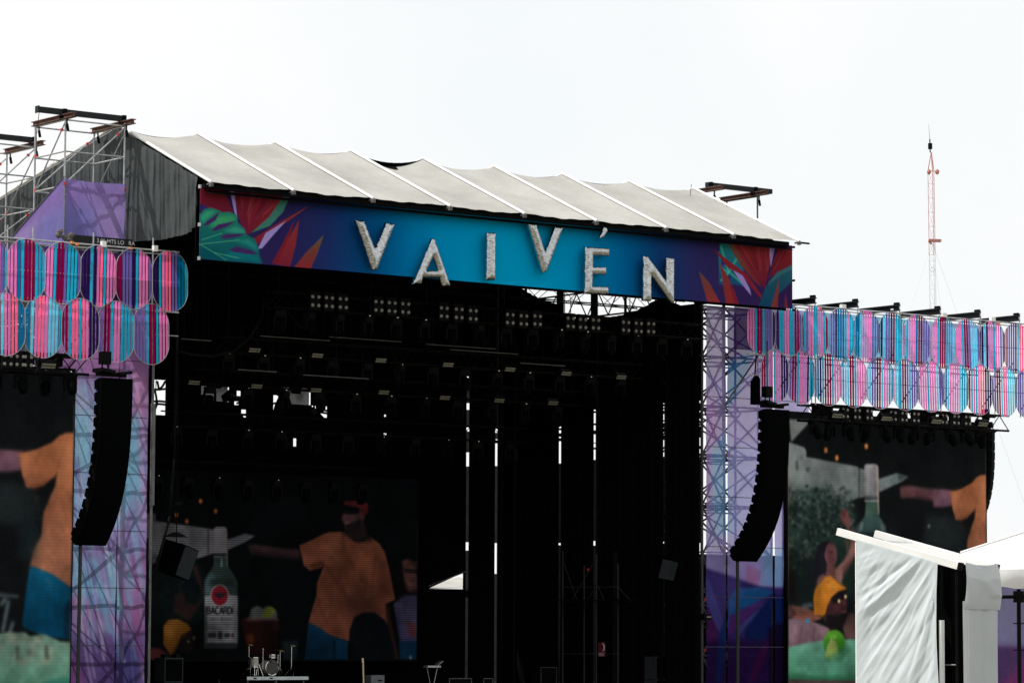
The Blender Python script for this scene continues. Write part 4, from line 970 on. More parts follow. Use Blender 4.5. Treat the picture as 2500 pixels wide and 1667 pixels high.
f4([(1000, 640), (1020, 740), (960, 840), (940, 850), (1000, 750), (985, 640)], (150, 108, 94), a=.5, blur=2)
f4([(860, 880), (960, 880), (950, 990), (860, 960)], (134, 96, 90), a=.6, blur=5)
f4([(1060, 620), (1250, 610), (1254, 640), (1055, 680)], (22, 30, 34), a=.8, blur=2); f4([(1085, 560), (1105, 545), (1100, 600), (1070, 620)], (150, 170, 160), a=.5, blur=2); f4([(1205, 545), (1230, 580), (1236, 620), (1220, 600)], (130, 120, 104), a=.6, blur=1.5)
f4([(1128, 200), (1140, 200), (1140, 380), (1128, 380)], (196, 192, 190), a=.5, blur=2); f4([(1165, 200), (1185, 200), (1188, 385), (1168, 385)], (118, 114, 116), a=.5, blur=2)
for k in range(9): sv.line(*K4([(1112, 225 + 18 * k), (1198, 220 + 18 * k)]), .8, (140, 134, 134), .35, .5)
for k in range(5): sv.line(*K4([(1122 + 16 * k, 392), (1130 + 16 * k, 406)]), 2.4, (150, 150, 148), .7, .4)
f4([(600, 1420), (760, 1380), (900, 1430), (1000, 1420), (900, 1450), (700, 1460)], (74, 130, 106), a=.5, blur=5); f4([(860, 1410), (1000, 1330), (1040, 1350), (960, 1430), (880, 1435)], (60, 116, 84), a=.7, blur=3)
f4([(640, 1340), (760, 1320), (860, 1310), (840, 1330), (700, 1370)], (128, 184, 158), a=.5, blur=3); sv.ell(*K4([(912, 1275)])[0], 9, 6, (160, 214, 90), .6, 2)
f4([(1340, 385), (1450, 390), (1660, 430), (1660, 450), (1450, 405)], (70, 42, 46), a=.8, blur=3); f4([(1340, 335), (1440, 330), (1640, 355), (1450, 352)], (150, 104, 104), a=.5, blur=3)
FOL = []
for k in range(900):
    x, y = RNG.uniform(615, 1045), RNG.uniform(320, 900); lim = 430 + 60 * math.sin(x * .02) - (60 if x < 760 else 0)
    if y < lim - 60 and RNG.uniform() < .8: continue
    FOL.append((x, y))
for x, y in FOL:
    q = K4([(x, y)])[0]; g = RNG.uniform(); hi = max(0, 1 - (y - 380) / 420)
    c = (110, 116, 112) if g > .93 - .30 * hi else ((56 + 24 * hi, 72 + 18 * hi, 62 + 18 * hi) if g > .66 else ((30, 44, 38) if g > .3 else (11, 18, 18)))
    if 820 < x < 1040 and y > 640: continue
    sv.ell(q[0], q[1], RNG.uniform(1.5, 5.0), RNG.uniform(1.8, 5.6), c, RNG.uniform(.3, .7), 1.2, RNG.uniform(0, 3))
K8 = T(1915, 1230, .3012)
def f8(p, c, **k): sv.fill(K8(p), c, **k)
f8([(0, 380), (300, 420), (700, 350), (700, 900), (0, 900)], (9, 20, 19), a=.55, blur=14)
f8([(0, 560), (90, 520), (110, 800), (0, 820)], (16, 10, 12), a=.8, blur=5)
f8([(255, 420), (270, 340), (310, 305), (370, 305), (340, 350), (330, 420), (345, 480), (360, 560), (270, 600), (235, 720), (230, 560)], (24, 24, 32), blur=1.6)
f8([(335, 350), (365, 312), (400, 345), (420, 400), (422, 440), (410, 490), (370, 505), (345, 480), (325, 420)], (124, 76, 78), blur=1.3)
f8([(335, 400), (360, 380), (400, 400), (420, 440), (405, 490), (360, 490)], (96, 56, 60), a=.7, blur=2.5); f8([(362, 385), (395, 380), (398, 392), (365, 396)], (40, 26, 30), a=.8, blur=.8); f8([(395, 400), (412, 412), (405, 425), (392, 418)], (140, 86, 84), a=.7, blur=1); f8([(385, 448), (412, 445), (408, 456), (388, 458)], (70, 34, 38), a=.8, blur=.7)
f8([(345, 480), (410, 495), (410, 560), (440, 640), (390, 600), (330, 590), (340, 540)], (112, 70, 66), blur=2)
f8([(405, 530), (440, 500), (490, 450), (530, 360), (560, 270), (590, 280), (585, 380), (545, 460), (480, 540), (462, 645), (420, 610)], (142, 98, 92), blur=1.6)
f8([(470, 510), (545, 440), (575, 380), (550, 470), (480, 560)], (92, 58, 56), a=.7, blur=2)
f8([(455, 80), (465, 50), (490, 35), (515, 60), (522, 110), (530, 170), (500, 175), (470, 150), (450, 115)], (122, 70, 70), blur=2.2); f8([(470, 50), (500, 45), (490, 100), (465, 100)], (86, 44, 48), a=.6, blur=1.8)
f8([(262, 640), (275, 590), (310, 565), (345, 580), (330, 640), (280, 690)], (122, 80, 80), a=.8, blur=2)
f8([(236, 760), (250, 690), (300, 630), (330, 590), (375, 578), (400, 600), (450, 650), (500, 680), (496, 692), (440, 705), (385, 750), (350, 820), (330, 896), (240, 896)], (200, 124, 42), blur=1.0, c2=(176, 104, 30))
f8([(330, 640), (390, 620), (440, 660), (370, 680)], (222, 146, 58), a=.45, blur=3); f8([(250, 720), (300, 650), (290, 800), (260, 860)], (150, 90, 24), a=.6, blur=4); sv.line(*K8([(340, 630), (410, 650)]), 1.0, (120, 70, 20), .7, .7); sv.line(*K8([(300, 650), (290, 860)]), 1.4, (150, 92, 28), .5, 1.4)
f8([(385, 752), (440, 708), (500, 690), (508, 760), (500, 830), (480, 880), (400, 896), (345, 896), (355, 820)], (60, 32, 36), blur=1.2)
f8([(380, 760), (440, 712), (502, 690), (512, 750), (480, 770), (440, 800), (390, 800)], (18, 14, 18), a=.95, blur=1)
f8([(400, 815), (450, 810), (455, 860), (400, 870)], (84, 44, 48), a=.8, blur=2); f8([(462, 775), (492, 765), (500, 815), (470, 822)], (92, 48, 54), a=.8, blur=1.5)
sv.ell(*K8([(443, 784)])[0], 3.6, 5.0, (238, 214, 160), 1, .7); sv.ell(*K8([(495, 748)])[0], 3.2, 4.8, (238, 214, 160), 1, .7)
f8([(140, 810), (220, 795), (240, 830), (150, 850)], (96, 104, 112), a=.7, blur=2)
f4([(960, 1140), (1000, 1120), (1010, 1140), (980, 1200), (900, 1232), (868, 1200), (880, 1130), (920, 1150)], (20, 14, 16), a=.9, blur=1.6); f4([(960, 1112), (1000, 1105), (996, 1120), (968, 1124)], (104, 56, 58), a=.8, blur=.9)
sv.map = mapL
K5 = T(0, 880, .287); K6 = T(0, 1200, .2978)
SHIRT = K5([(158, 790), (300, 758), (450, 690), (500, 640), (560, 615), (660, 612)]) + K6([(620, 0), (600, 780), (560, 775), (440, 690), (330, 640), (245, 605), (270, 500), (340, 350)]) + K5([(370, 1290), (470, 1060), (490, 930), (470, 980), (370, 1060), (290, 1085), (225, 1080), (190, 980)])
sv.fill(SHIRT, (176, 104, 66), blur=1.2, c2=(150, 96, 74))
sv.fill(K5([(470, 980), (540, 900), (640, 850), (640, 1150), (520, 1100)]), (196, 122, 78), a=.5, blur=6)
sv.fill(K5([(240, 1070), (380, 1040), (470, 960), (370, 1065), (290, 1088)]), (116, 62, 40), a=.8, blur=3)
for a, b in (((520, 1150), (600, 1500)), ((560, 700), (470, 960)), ((330, 760), (300, 900))): sv.line(*K5([a, b]), 4, (136, 80, 52), .6, 2.5)
for a, b in (((340, 450), (460, 640)), ((500, 100), (560, 300)), ((370, 440), (300, 470))): sv.line(*K6([a, b]), 4, (126, 76, 54), .5, 2.5)
sv.fill(K6([(245, 605), (330, 632), (440, 682), (560, 772), (600, 800), (600, 1200), (510, 1200), (350, 1180), (190, 1110), (178, 1070), (215, 800)]), (10, 84, 116), c2=(0, 62, 92), blur=1.4)
sv.fill(K6([(525, 960), (570, 870), (600, 900), (600, 1200), (520, 1200)]), (10, 34, 54), a=.8, blur=2)
for a, b in (((0, 930), (50, 870)), ((20, 1150), (70, 890)), ((70, 1180), (110, 1060))): sv.line(*K6([a, b]), 9, (110, 130, 134), .8, 2)
sv.fill(K6([(-60, 820), (150, 845), (150, 870), (-60, 860)]), (96, 112, 114), a=.7, blur=2)
sv.fill(K6([(-300, 1190), (0, 1158), (60, 1150), (210, 1150), (240, 1180), (370, 1168), (420, 1190), (490, 1222), (620, 1232), (620, 1700), (-300, 1700)]), (112, 140, 122), c2=(88, 148, 122), blur=1.4)
for k in range(46):
    q = K6([(RNG.uniform(-40, 420), RNG.uniform(1180, 1400))])[0]; g = RNG.uniform(70, 186)
    sv.ell(q[0], q[1], RNG.uniform(3, 8), RNG.uniform(4, 12), (g, g * .98, g * .86), .45, 2.5)
sv.fill(K6([(330, 1580), (450, 1530), (620, 1510), (620, 1700), (330, 1700)]), (44, 112, 96), a=.8, blur=3)
for a in (140, 380): sv.line(*K6([(a, 1260), (a + 6, 1370)]), 8, (60, 64, 52), .8, 2)
sv.fill(K6([(150, 200), (330, 260), (330, 560), (150, 560)]), (26, 38, 40), a=.7, blur=8)
sv.fill(K5([(-60, 765), (100, 768), (165, 795), (170, 925), (80, 945), (-60, 945)]), (112, 78, 92), a=.9, blur=2.5)
def photo_like(c, n1, amp):
    h_, w_ = c.h, c.w; tot = np.zeros((h_, w_))
    for sc, a in ((9, .5), (22, .3), (60, .2)):
        g_ = RNG.normal(0, 1, (max(3, int(sc * h_ / w_)) + 2, sc + 2))
        yy = np.linspace(0, g_.shape[0] - 1.001, h_); xx = np.linspace(0, g_.shape[1] - 1.001, w_)
        y0, x0 = yy.astype(int), xx.astype(int); fy, fx = (yy - y0)[:, None], (xx - x0)[None]; fy = fy * fy * (3 - 2 * fy); fx = fx * fx * (3 - 2 * fx)
        tot += a * (g_[y0][:, x0] * (1 - fy) * (1 - fx) + g_[y0 + 1][:, x0] * fy * (1 - fx) + g_[y0][:, x0 + 1] * (1 - fy) * fx + g_[y0 + 1][:, x0 + 1] * fy * fx)
    c.a = np.clip(c.a * (1 + amp * tot)[..., None] + .004 * tot[..., None], 0, 1)
    k = np.exp(-.5 * (np.arange(-3, 4) / n1) ** 2); k /= k.sum()
    for ax_ in (0, 1):
        c.a = sum(np.roll(c.a, i - 3, ax_) * k[i] for i in range(7))
    c.a = c.a * .86 + c.a.mean(2, keepdims=True) * .14
sv.fill(K5([(500, 700), (630, 640), (630, 900), (540, 900)]), (206, 136, 92), a=.5, blur=8); sv.fill(K5([(170, 800), (290, 770), (300, 880), (220, 960)]), (190, 120, 80), a=.5, blur=6)
sv.fill(K6([(270, 480), (350, 380), (400, 500), (330, 600)]), (184, 118, 84), a=.4, blur=6); sv.fill(K6([(470, 300), (600, 200), (600, 700), (520, 640)]), (138, 84, 60), a=.5, blur=9)
for k in range(26):
    q = K6([(RNG.uniform(260, 600), RNG.uniform(-200, 700))])[0]; sv.line(q, (q[0] + RNG.uniform(-14, 14), q[1] + RNG.uniform(10, 34)), RNG.uniform(1, 4), (120, 72, 50) if k % 2 else (204, 136, 96), .3, 2)
for k in range(14):
    q = K6([(RNG.uniform(200, 540), RNG.uniform(700, 1120))])[0]; sv.line(q, (q[0] + RNG.uniform(-6, 6), q[1] + RNG.uniform(6, 24)), RNG.uniform(1, 3), (0, 50, 76) if k % 2 else (40, 110, 140), .35, 1.5)
sv.fill(K6([(130, 940), (180, 900), (180, 1150), (120, 1150)]), (10, 14, 16), a=.6, blur=4)
photo_like(sv, 1.5, .2); _m = sv.a.mean(2, keepdims=True); sv.a = np.clip((sv.a * 1.18 - _m * .18), 0, 1) * .84; sv.grain(2.5); sv.rows(5, .05)
M['side_video'] = screen_mat('side_screen_video', sv.image('side_screen_video'), .92)
led('led', sx0, sx1, sz0, sz1, YL, M['side_video'], 'far LED screen showing a lime on a green table and a yellow hat')
led('led', sx0 + dXl, sx1 + dXl, sz0, sz1, YL, M['side_video'], 'near LED screen showing an orange shirt and blue jeans, cut by the picture edge')
YC = 15.0
cx0, cx1, cz0 = -6.45, at_y(1018, 1500, YC)[0], at_y(700, 1610, YC)[2]; cz1 = 10.6; CP = 56.0
mv = Canvas(int((cx1 - cx0) * CP), int((cz1 - cz0) * CP), lambda px, py: ((at_y(px, py, YC)[0] - cx0) * CP, (cz1 - at_y(px, py, YC)[2]) * CP), (3, 5, 6))
K7 = T(340, 1180, .3106)
def f7(p, c, **k): mv.fill(K7(p), c, **k)
f7([(0, 265), (170, 300), (550, 352), (590, 362), (590, 545), (430, 598), (0, 640)], (104, 102, 106), blur=1.2)
f7([(535, 345), (548, 348), (548, 560), (535, 565)], (50, 52, 56), a=.8, blur=1)
f7([(690, 440), (830, 392), (910, 410), (840, 455), (695, 520)], (92, 96, 100), blur=1.4)
f7([(0, 230), (130, 235), (130, 290), (0, 270)], (84, 84, 88), blur=1)
for x, y in ((482, 138), (601, 216), (293, 246), (374, 296)):
    q = K7([(x, y)])[0]; mv.ell(q[0], q[1], 4.4, 6, (176, 84, 30), 1, .7)
f7([(0, 640), (430, 600), (520, 700), (500, 1100), (0, 1100)], (8, 18, 17), blur=8)
for k in range(60):
    q = K7([(RNG.uniform(60, 470), RNG.uniform(560, 900))])[0]; mv.ell(q[0], q[1], RNG.uniform(3, 8), RNG.uniform(3, 8), (16, 32, 28) if k % 2 else (4, 8, 8), .5, 2.5)
f7([(280, 870), (340, 850), (370, 930), (440, 960), (500, 880), (410, 640), (450, 640), (520, 860), (440, 1010), (390, 1080), (270, 1010)], (52, 26, 26), a=.8, blur=2.5)
f7([(190, 1120), (225, 1068), (300, 1062), (380, 1100), (412, 1145), (330, 1200), (290, 1300), (250, 1352), (190, 1260)], (150, 88, 16), c2=(120, 62, 8), blur=1.2)
f7([(300, 1300), (330, 1190), (412, 1150), (440, 1200), (430, 1290), (380, 1340)], (18, 10, 10), blur=1.5)
for x, y in ((385, 1238), (430, 1210)): mv.ell(*K7([(x, y)])[0], 3, 4, (120, 104, 64), .9, .8)
f7([(60, 1290), (150, 1290), (240, 1345), (240, 1385), (60, 1385)], (110, 34, 36), a=.8, blur=2)
# bottle with its label
f7([(586, 350), (610, 338), (665, 338), (688, 350), (692, 548), (584, 548)], (128, 122, 126), c2=(108, 104, 108), blur=.8)
f7([(584, 548), (692, 548), (692, 580), (584, 580)], (30, 34, 38), blur=.7); f7([(584, 572), (692, 572), (692, 580), (584, 580)], (130, 130, 130), a=.8, blur=.6)
f7([(586, 580), (692, 580), (700, 650), (740, 710), (772, 770), (772, 1290), (510, 1290), (510, 770), (540, 710), (582, 650)], (34, 52, 48), c2=(60, 68, 68), blur=1)
f7([(640, 585), (650, 585), (655, 650), (640, 655)], (150, 180, 170), a=.6, blur=1)
f7([(520, 745), (560, 700), (600, 720), (570, 860), (520, 860)], (64, 92, 104), a=.7, blur=3); f7([(682, 380), (694, 380), (696, 650), (686, 650)], (150, 110, 96), a=.6, blur=1)
f7([(515, 882), (590, 872), (680, 872), (772, 880), (772, 1250), (520, 1252)], (140, 140, 144), blur=.8)
mv.ell(*K7([(632, 876)])[0], 22.5, 27, (150, 146, 148), 1, .6); mv.ell(*K7([(632, 878)])[0], 20, 24, (140, 14, 30), 1, .6)
f7([(588, 862), (604, 852), (618, 866), (632, 850), (648, 866), (664, 852), (680, 862), (668, 884), (650, 890), (632, 908), (616, 890), (598, 884)], (36, 28, 34), blur=.8)
FONT5 = {'B': ['M0,0;0,10', 'M0,0;4,0;6,2.4;4,4.7;0,4.7', 'M4,4.7;6.4,7.2;4.4,10;0,10'], 'A': ['M0,10;3.4,0;6.8,10', 'M1.2,6.6;5.6,6.6'], 'C': ['M6.2,1.6;4.4,0;2,0;0,3;0,7;2,10;4.4,10;6.2,8.4'], 'R': ['M0,10;0,0;4.4,0;6,2.5;4.4,5;0,5', 'M3.4,5;6.6,10'], 'D': ['M0,0;0,10;3.4,10;6.2,7;6.2,3;3.4,0;0,0'], 'I': ['M0,0;0,10'], 'T': ['M0,0;6,0', 'M3,0;3,10'], 'L': ['M0,0;0,10;5,10'], 'N': ['M0,10;0,0;6,10;6,0']}
def write(cv_, K, txt, x, y, adv, sc, wd, c, blur=.5):
    for chh in txt:
        if chh != ' ':
            for st in FONT5[chh]:
                P = [tuple(map(float, q.split(','))) for q in st[1:].split(';')]
                for a, b in zip(P[:-1], P[1:]): cv_.line(*K([(x + a[0] * sc[0], y + a[1] * sc[1]), (x + b[0] * sc[0], y + b[1] * sc[1])]), wd, c, 1, blur)
        x += adv if chh != 'I' else adv * .5
write(mv, K7, 'BACARDI', 532, 968, 33.5, (4.0, 5.4), 2.6, (12, 12, 16), .45)
mv.line(*K7([(738, 958), (744, 950)]), 2.0, (12, 12, 16))
write(mv, K7, 'CARTA BLANCA', 550, 1056, 15.5, (1.5, 1.5), .8, (30, 30, 34), .4)
for y in (1104, 1135): mv.line(*K7([(530, y), (770, y)]), 1.4, (66, 66, 70), .7, .5)
for k, x in enumerate((560, 590, 636, 690, 735)):
    mv.ell(*K7([(x, 1190)])[0], (7, 5, 6, 8, 4)[k] * 1.0, (7, 7, 10, 6, 6)[k], (34, 34, 38) if k != 4 else (70, 30, 36), .9, 1)
f7([(800, 1062), (840, 1050), (1095, 1055), (1100, 1130), (1080, 1340), (850, 1340)], (42, 10, 8), c2=(24, 6, 4), blur=1.2)
f7([(840, 1180), (900, 1180), (900, 1250), (845, 1250)], (120, 44, 8), a=.7, blur=3); mv.ell(*K7([(1065, 1130)])[0], 8, 10, (90, 44, 10), .6, 2.5)
f7([(862, 1050), (880, 980), (930, 958), (980, 980), (1000, 960), (1050, 972), (1085, 1020), (1080, 1062), (870, 1062)], (84, 88, 84), a=.9, blur=1.5)
f7([(960, 1050), (985, 980), (1030, 960), (1078, 995), (1040, 1050)], (104, 110, 30), a=.95, blur=1.2)
f7([(1110, 1240), (1250, 1232), (1230, 1385), (1140, 1385)], (26, 44, 52), a=.8, blur=3)
f7([(850, 480), (900, 475), (1100, 510), (1265, 520), (1262, 592), (1100, 580), (880, 552)], (58, 32, 36), a=.9, blur=3)
f7([(1580, 250), (1620, 190), (1700, 170), (1790, 200), (1800, 300), (1770, 380), (1800, 420), (1740, 460), (1640, 440), (1600, 340)], (36, 20, 22), blur=2)
f7([(1600, 190), (1640, 145), (1740, 132), (1800, 180), (1800, 240), (1700, 190)], (66, 10, 12), blur=2)
f7([(1590, 270), (1720, 240), (1725, 275), (1610, 300)], (10, 8, 10), a=.9, blur=1.5)
f7([(1258, 485), (1360, 440), (1440, 398), (1490, 380), (1620, 378), (1690, 455), (1760, 455), (1810, 408), (1890, 475), (1930, 540), (1960, 650), (2012, 910), (1935, 942), (1955, 1090), (1800, 1230), (1640, 1235), (1500, 1190), (1330, 1088), (1360, 980), (1392, 880), (1400, 770), (1450, 650), (1452, 590), (1440, 655), (1340, 682), (1292, 640)], (136, 68, 42), c2=(120, 58, 38), blur=1.1)
f7([(1440, 650), (1380, 670), (1300, 650), (1440, 600)], (66, 28, 14), a=.7, blur=2.5)
for a, b in (((1460, 640), (1640, 900)), ((1600, 390), (1600, 520)), ((1860, 560), (1820, 880)), ((1400, 900), (1480, 1100)), ((1700, 930), (1860, 900))): mv.line(*K7([a, b]), 5, (86, 38, 24), .6, 3)
f7([(1330, 1090), (1420, 1130), (1500, 1192), (1640, 1235), (1640, 1385), (1300, 1385)], (2, 50, 84), c2=(0, 36, 62), blur=1.2); mv.line(*K7([(1530, 1220), (1530, 1385)]), 6, (0, 18, 30), .8, 2)
f7([(1655, 1150), (1690, 1050), (1760, 1012), (1850, 1012), (1930, 1075), (1960, 1150), (2000, 1290), (2010, 1385), (1710, 1385), (1690, 1260), (1650, 1240)], (3, 6, 9), blur=1.4)
f7([(1930, 950), (1960, 960), (2040, 1385), (2000, 1385), (1950, 1120)], (56, 28, 20), a=.7, blur=2)
f7([(2060, 620), (2110, 590), (2185, 620), (2185, 860), (2110, 850), (2070, 760)], (66, 30, 30), blur=3); f7([(2090, 670), (2185, 665), (2185, 705), (2100, 710)], (16, 10, 12), a=.8, blur=2)
f7([(2000, 940), (2100, 880), (2185, 880), (2185, 1250), (2050, 1250)], (66, 56, 96), c2=(40, 40, 80), blur=2); f7([(2040, 1240), (2185, 1240), (2185, 1385), (2050, 1385)], (0, 38, 64), blur=2)
f7([(2090, 1100), (2160, 1110), (2185, 1200), (2120, 1210)], (70, 26, 26), a=.8, blur=2)
mv.ell(*K7([(2132, 1364)])[0], 4, 5, (110, 120, 124), .8, 1.2)
for k in range(46):
    x, y = RNG.uniform(1400, 1950), RNG.uniform(430, 1180); q = K7([(x, y)])[0]; mv.line(q, (q[0] + RNG.uniform(-10, 10), q[1] + RNG.uniform(10, 40)), RNG.uniform(1, 4), (88, 40, 24) if k % 2 else (158, 88, 58), .3, 2.2)
f7([(1480, 420), (1580, 400), (1560, 620), (1470, 640)], (160, 86, 54), a=.45, blur=7); f7([(1820, 450), (1930, 600), (1990, 880), (1900, 900)], (96, 44, 26), a=.6, blur=8); f7([(1420, 800), (1500, 700), (1560, 1000), (1420, 1060)], (152, 80, 50), a=.4, blur=8); f7([(1640, 900), (1900, 860), (1900, 1050), (1650, 1200)], (92, 42, 28), a=.6, blur=10)
f7([(1610, 250), (1690, 230), (1700, 330), (1640, 360)], (52, 30, 28), a=.6, blur=3); f7([(1640, 330), (1760, 320), (1740, 400), (1650, 400)], (10, 7, 8), a=.9, blur=4)
f7([(1580, 140), (1800, 130), (1800, 460), (1600, 380)], (4, 4, 5), a=.45, blur=6)
f7([(900, 485), (1250, 520), (1250, 545), (900, 510)], (80, 48, 50), a=.5, blur=3); f7([(880, 540), (1260, 580), (1260, 600), (900, 560)], (20, 12, 14), a=.8, blur=3)
f7([(520, 770), (560, 720), (560, 860), (520, 870)], (110, 130, 134), a=.4, blur=3); f7([(560, 745), (740, 745), (760, 800), (540, 800)], (22, 34, 30), a=.7, blur=4); f7([(515, 1252), (772, 1252), (772, 1290), (515, 1290)], (30, 34, 36), a=.9, blur=2)
f7([(745, 890), (770, 890), (770, 1245), (745, 1245)], (96, 96, 100), a=.7, blur=4); f7([(516, 960), (532, 960), (536, 1245), (520, 1245)], (50, 50, 54), a=.8, blur=2)
f7([(840, 1055), (1095, 1055), (1095, 1075), (840, 1080)], (120, 96, 90), a=.5, blur=1.5); f7([(960, 1080), (1090, 1080), (1080, 1330), (980, 1330)], (14, 4, 4), a=.7, blur=6)
f7([(200, 1110), (280, 1075), (300, 1160), (220, 1240)], (176, 112, 34), a=.4, blur=4); f7([(250, 1350), (330, 1200), (412, 1145), (400, 1165), (320, 1240), (270, 1345)], (60, 30, 6), a=.8, blur=2)
f7([(1655, 1150), (1690, 1050), (1760, 1012), (1850, 1012), (1930, 1075), (1960, 1150), (2000, 1290), (2010, 1385), (1710, 1385), (1690, 1260), (1650, 1240)], (5, 9, 13), blur=1.6)
K9 = T(560, 1200, .4913)
def f9(p, c, **k): mv.fill(K9(p), c, **k)
f9([(540, 30), (700, 30), (715, 240), (640, 250), (560, 200)], (4, 5, 7), a=.85, blur=5)
f9([(600, 180), (668, 150), (690, 215), (640, 245), (590, 225)], (40, 22, 22), blur=2.5)
f9([(566, 108), (600, 92), (655, 92), (668, 130), (655, 190), (610, 212), (580, 196), (572, 160), (558, 135)], (84, 48, 48), blur=1.6)
f9([(580, 160), (640, 140), (660, 130), (658, 195), (610, 215), (578, 198)], (22, 15, 17), a=.9, blur=2.2); f9([(565, 88), (645, 80), (645, 108), (600, 112), (570, 108)], (7, 6, 8), a=.95, blur=1.2)
f9([(572, 150), (600, 148), (598, 158), (575, 160)], (120, 78, 74), a=.8, blur=1); f9([(650, 105), (672, 100), (672, 135), (652, 138)], (104, 48, 44), a=.8, blur=1.4)
f9([(566, 55), (580, 45), (650, 46), (690, 60), (686, 108), (668, 118), (640, 78), (580, 66)], (92, 20, 22), blur=1.4)
f9([(850, 350), (880, 335), (925, 380), (935, 480), (900, 495), (872, 440)], (100, 54, 52), blur=2.2); f9([(868, 380), (932, 385), (932, 405), (872, 400)], (20, 14, 16), a=.85, blur=1.4); f9([(885, 450), (925, 450), (920, 465), (890, 465)], (130, 90, 86), a=.6, blur=1.2); f9([(830, 340), (860, 350), (870, 470), (840, 520), (820, 450)], (8, 7, 9), a=.9, blur=2.5)
f9([(850, 520), (935, 510), (935, 720), (850, 730)], (70, 62, 98), a=.7, blur=4)
for k in range(12): mv.line(*K9([(850 + 7 * k, 520 + 3 * k), (846 + 7 * k, 720)]), 1.2, (110, 100, 136) if k % 2 else (46, 40, 74), .4, 1.2)
f9([(880, 640), (925, 650), (930, 720), (895, 715)], (84, 34, 36), a=.8, blur=1.8)
mv.a *= .62; photo_like(mv, 1.3, .24); mv.grain(1.5); mv.rows(5, .30)
M['stage_video'] = screen_mat('stage_screen_video', mv.image('stage_screen_video'), .95)
led('led', cx0, cx1, cz0, cz1, YC, M['stage_video'], 'dim LED screen at the stage back showing a bottle and an orange shirt')

# ------------------------------------------------------------------ line arrays
def cab_mesh(name, wd=1.16, dp=.52, hf=.40, hb=.27):
    m = MB(); m.prism([(-wd / 2, 0, hf / 2), (-wd / 2, 0, -hf / 2), (-wd / 2, dp * .45, -hf / 2), (-wd / 2, dp, -hb / 2), (-wd / 2, dp, hb / 2), (-wd / 2, dp * .45, hf / 2)], (wd, 0, 0))
    me = bpy.data.meshes.new(name); me.from_pydata(m.v, [], m.f); me.materials.append(M['speaker_black']); return me
CAB = cab_mesh('speaker_cabinet', hf=.418, hb=.27)
_g = MB().box((0, -.012, 0), (1.08, .02, .33)); GRL = bpy.data.meshes.new('grille'); GRL.from_pydata(_g.v, [], _g.f); GRL.materials.append(M['grille'] if 'grille' in M else plain('speaker_grille', (.0010, .0012, .0015), .9, var=.2, spec=.02))
_h = MB()
for s in (-1, 1): _h.box((s * .60, .2, -.20), (.03, .3, .05)).box((s * .60, .06, .0), (.02, .05, .42))
_h.box((0, .2, -.20), (1.2, .04, .04))
RIG = bpy.data.meshes.new('rigging_bar'); RIG.from_pydata(_h.v, [], _h.f); RIG.materials.append(M['black_metal'])
CUM = [0, 1, 2, 3.5, 5.5, 8, 11, 14.5, 18.5, 23, 28, 33, 38.5, 43, 46]
def line_array(xc, yf, ztop, n, label, group, yaw=0, cable=True, cum=CUM):
    t = thing('line_array', (xc, yf, ztop), label, 'line array', group); t.rotation_euler = (0, 0, yaw)
    y, z = 0, -.25; pitch = .425
    for k in range(n):
        a = R_(cum[k]); z -= pitch * math.cos(a) / 2; y += pitch * math.sin(a) / 2
        c = bpy.data.objects.new('speaker_cabinet', CAB); col.objects.link(c); c.parent = t; c.location = (0, y, z); c.rotation_euler = (a, 0, 0)
        for nm, me in (('grille', GRL), ('rigging_bar', RIG)):
            g = bpy.data.objects.new(nm, me); col.objects.link(g); g.parent = c
        z -= pitch * math.cos(a) / 2; y += pitch * math.sin(a) / 2
    m = MB().box((-.1, .25, -.13), (1.1, .16, .12)).box((-.35, .3, -.02), (.5, .7, .12), Matrix.Rotation(R_(10), 3, 'Y')).box((.35, .3, -.06), (.5, .5, .1), Matrix.Rotation(R_(-8), 3, 'Y'))
    W = wloc(t); m.v = [tuple(Vector(p) + W) for p in m.v]; m.build('flying_frame', M['black_metal'], t)
    m = MB().box((-.35, .25, .42), (.32, .3, .42)).tube((-.45, .25, .3), (-.45, .25, 0), .03).tube((-.22, .25, .3), (-.22, .25, 0), .03).tube((-.35, .25, .6), (-.35, .25, 2.4), .02)
    m.v = [tuple(Vector(p) + W) for p in m.v]; m.build('chain_hoist', M['black_metal'], t)
    if cable:
        m = MB().path([(-.30, y + .15, z + .3), (-.33, y + .10, z - .6), (-.35, y + .08, z - 2.5), (-.36, y + .1, -W.z + .2)], .065, 8)
        m.v = [tuple(Vector(p) + W) for p in m.v]; m.build('cable_loom', M['strap'], t)
    return t
line_array(at_y(287, 915, .2)[0], .2, at_y(290, 905, .2)[2], 14, 'black curved line array hanging before the near printed column', 'line arrays of the stage')
line_array(at_y(1900, 993, .2)[0], .2, at_y(1895, 983, .2)[2], 15, 'black curved line array hanging before the far printed column', 'line arrays of the stage')
line_array(at_y(2424, 1040, 4.6)[0], 4.6, at_y(2420, 1036, 4.6)[2], 11, 'black outfill line array showing past the far screen edge', 'line arrays of the stage', yaw=R_(38), cable=False, cum=[0, 0, 1, 3, 5, 8, 12, 16, 21, 27, 33])
fq = at_y(1846, 950, 2.9)
fs = thing('fill_speaker', tuple(fq), 'narrow black speaker hanging beside the first lower oval of the far wing', 'speaker')
MB().prism([(fq[0] - .12, 2.9, fq[2] - .60), (fq[0] + .22, 2.9, fq[2] - .60), (fq[0] + .22, 2.9, fq[2] + .42), (fq[0] + .1, 2.9, fq[2] + .58), (fq[0] - .1, 2.9, fq[2] + .3)], (0, .22, 0)).build('cabinet', M['speaker_black'], fs)
MB().tube((fq[0] + .1, 3.1, fq[2] + .4), (fq[0] + .25, 3.1, fq[2] + 2.2), .03).build('hanger', M['black_metal'], fs)

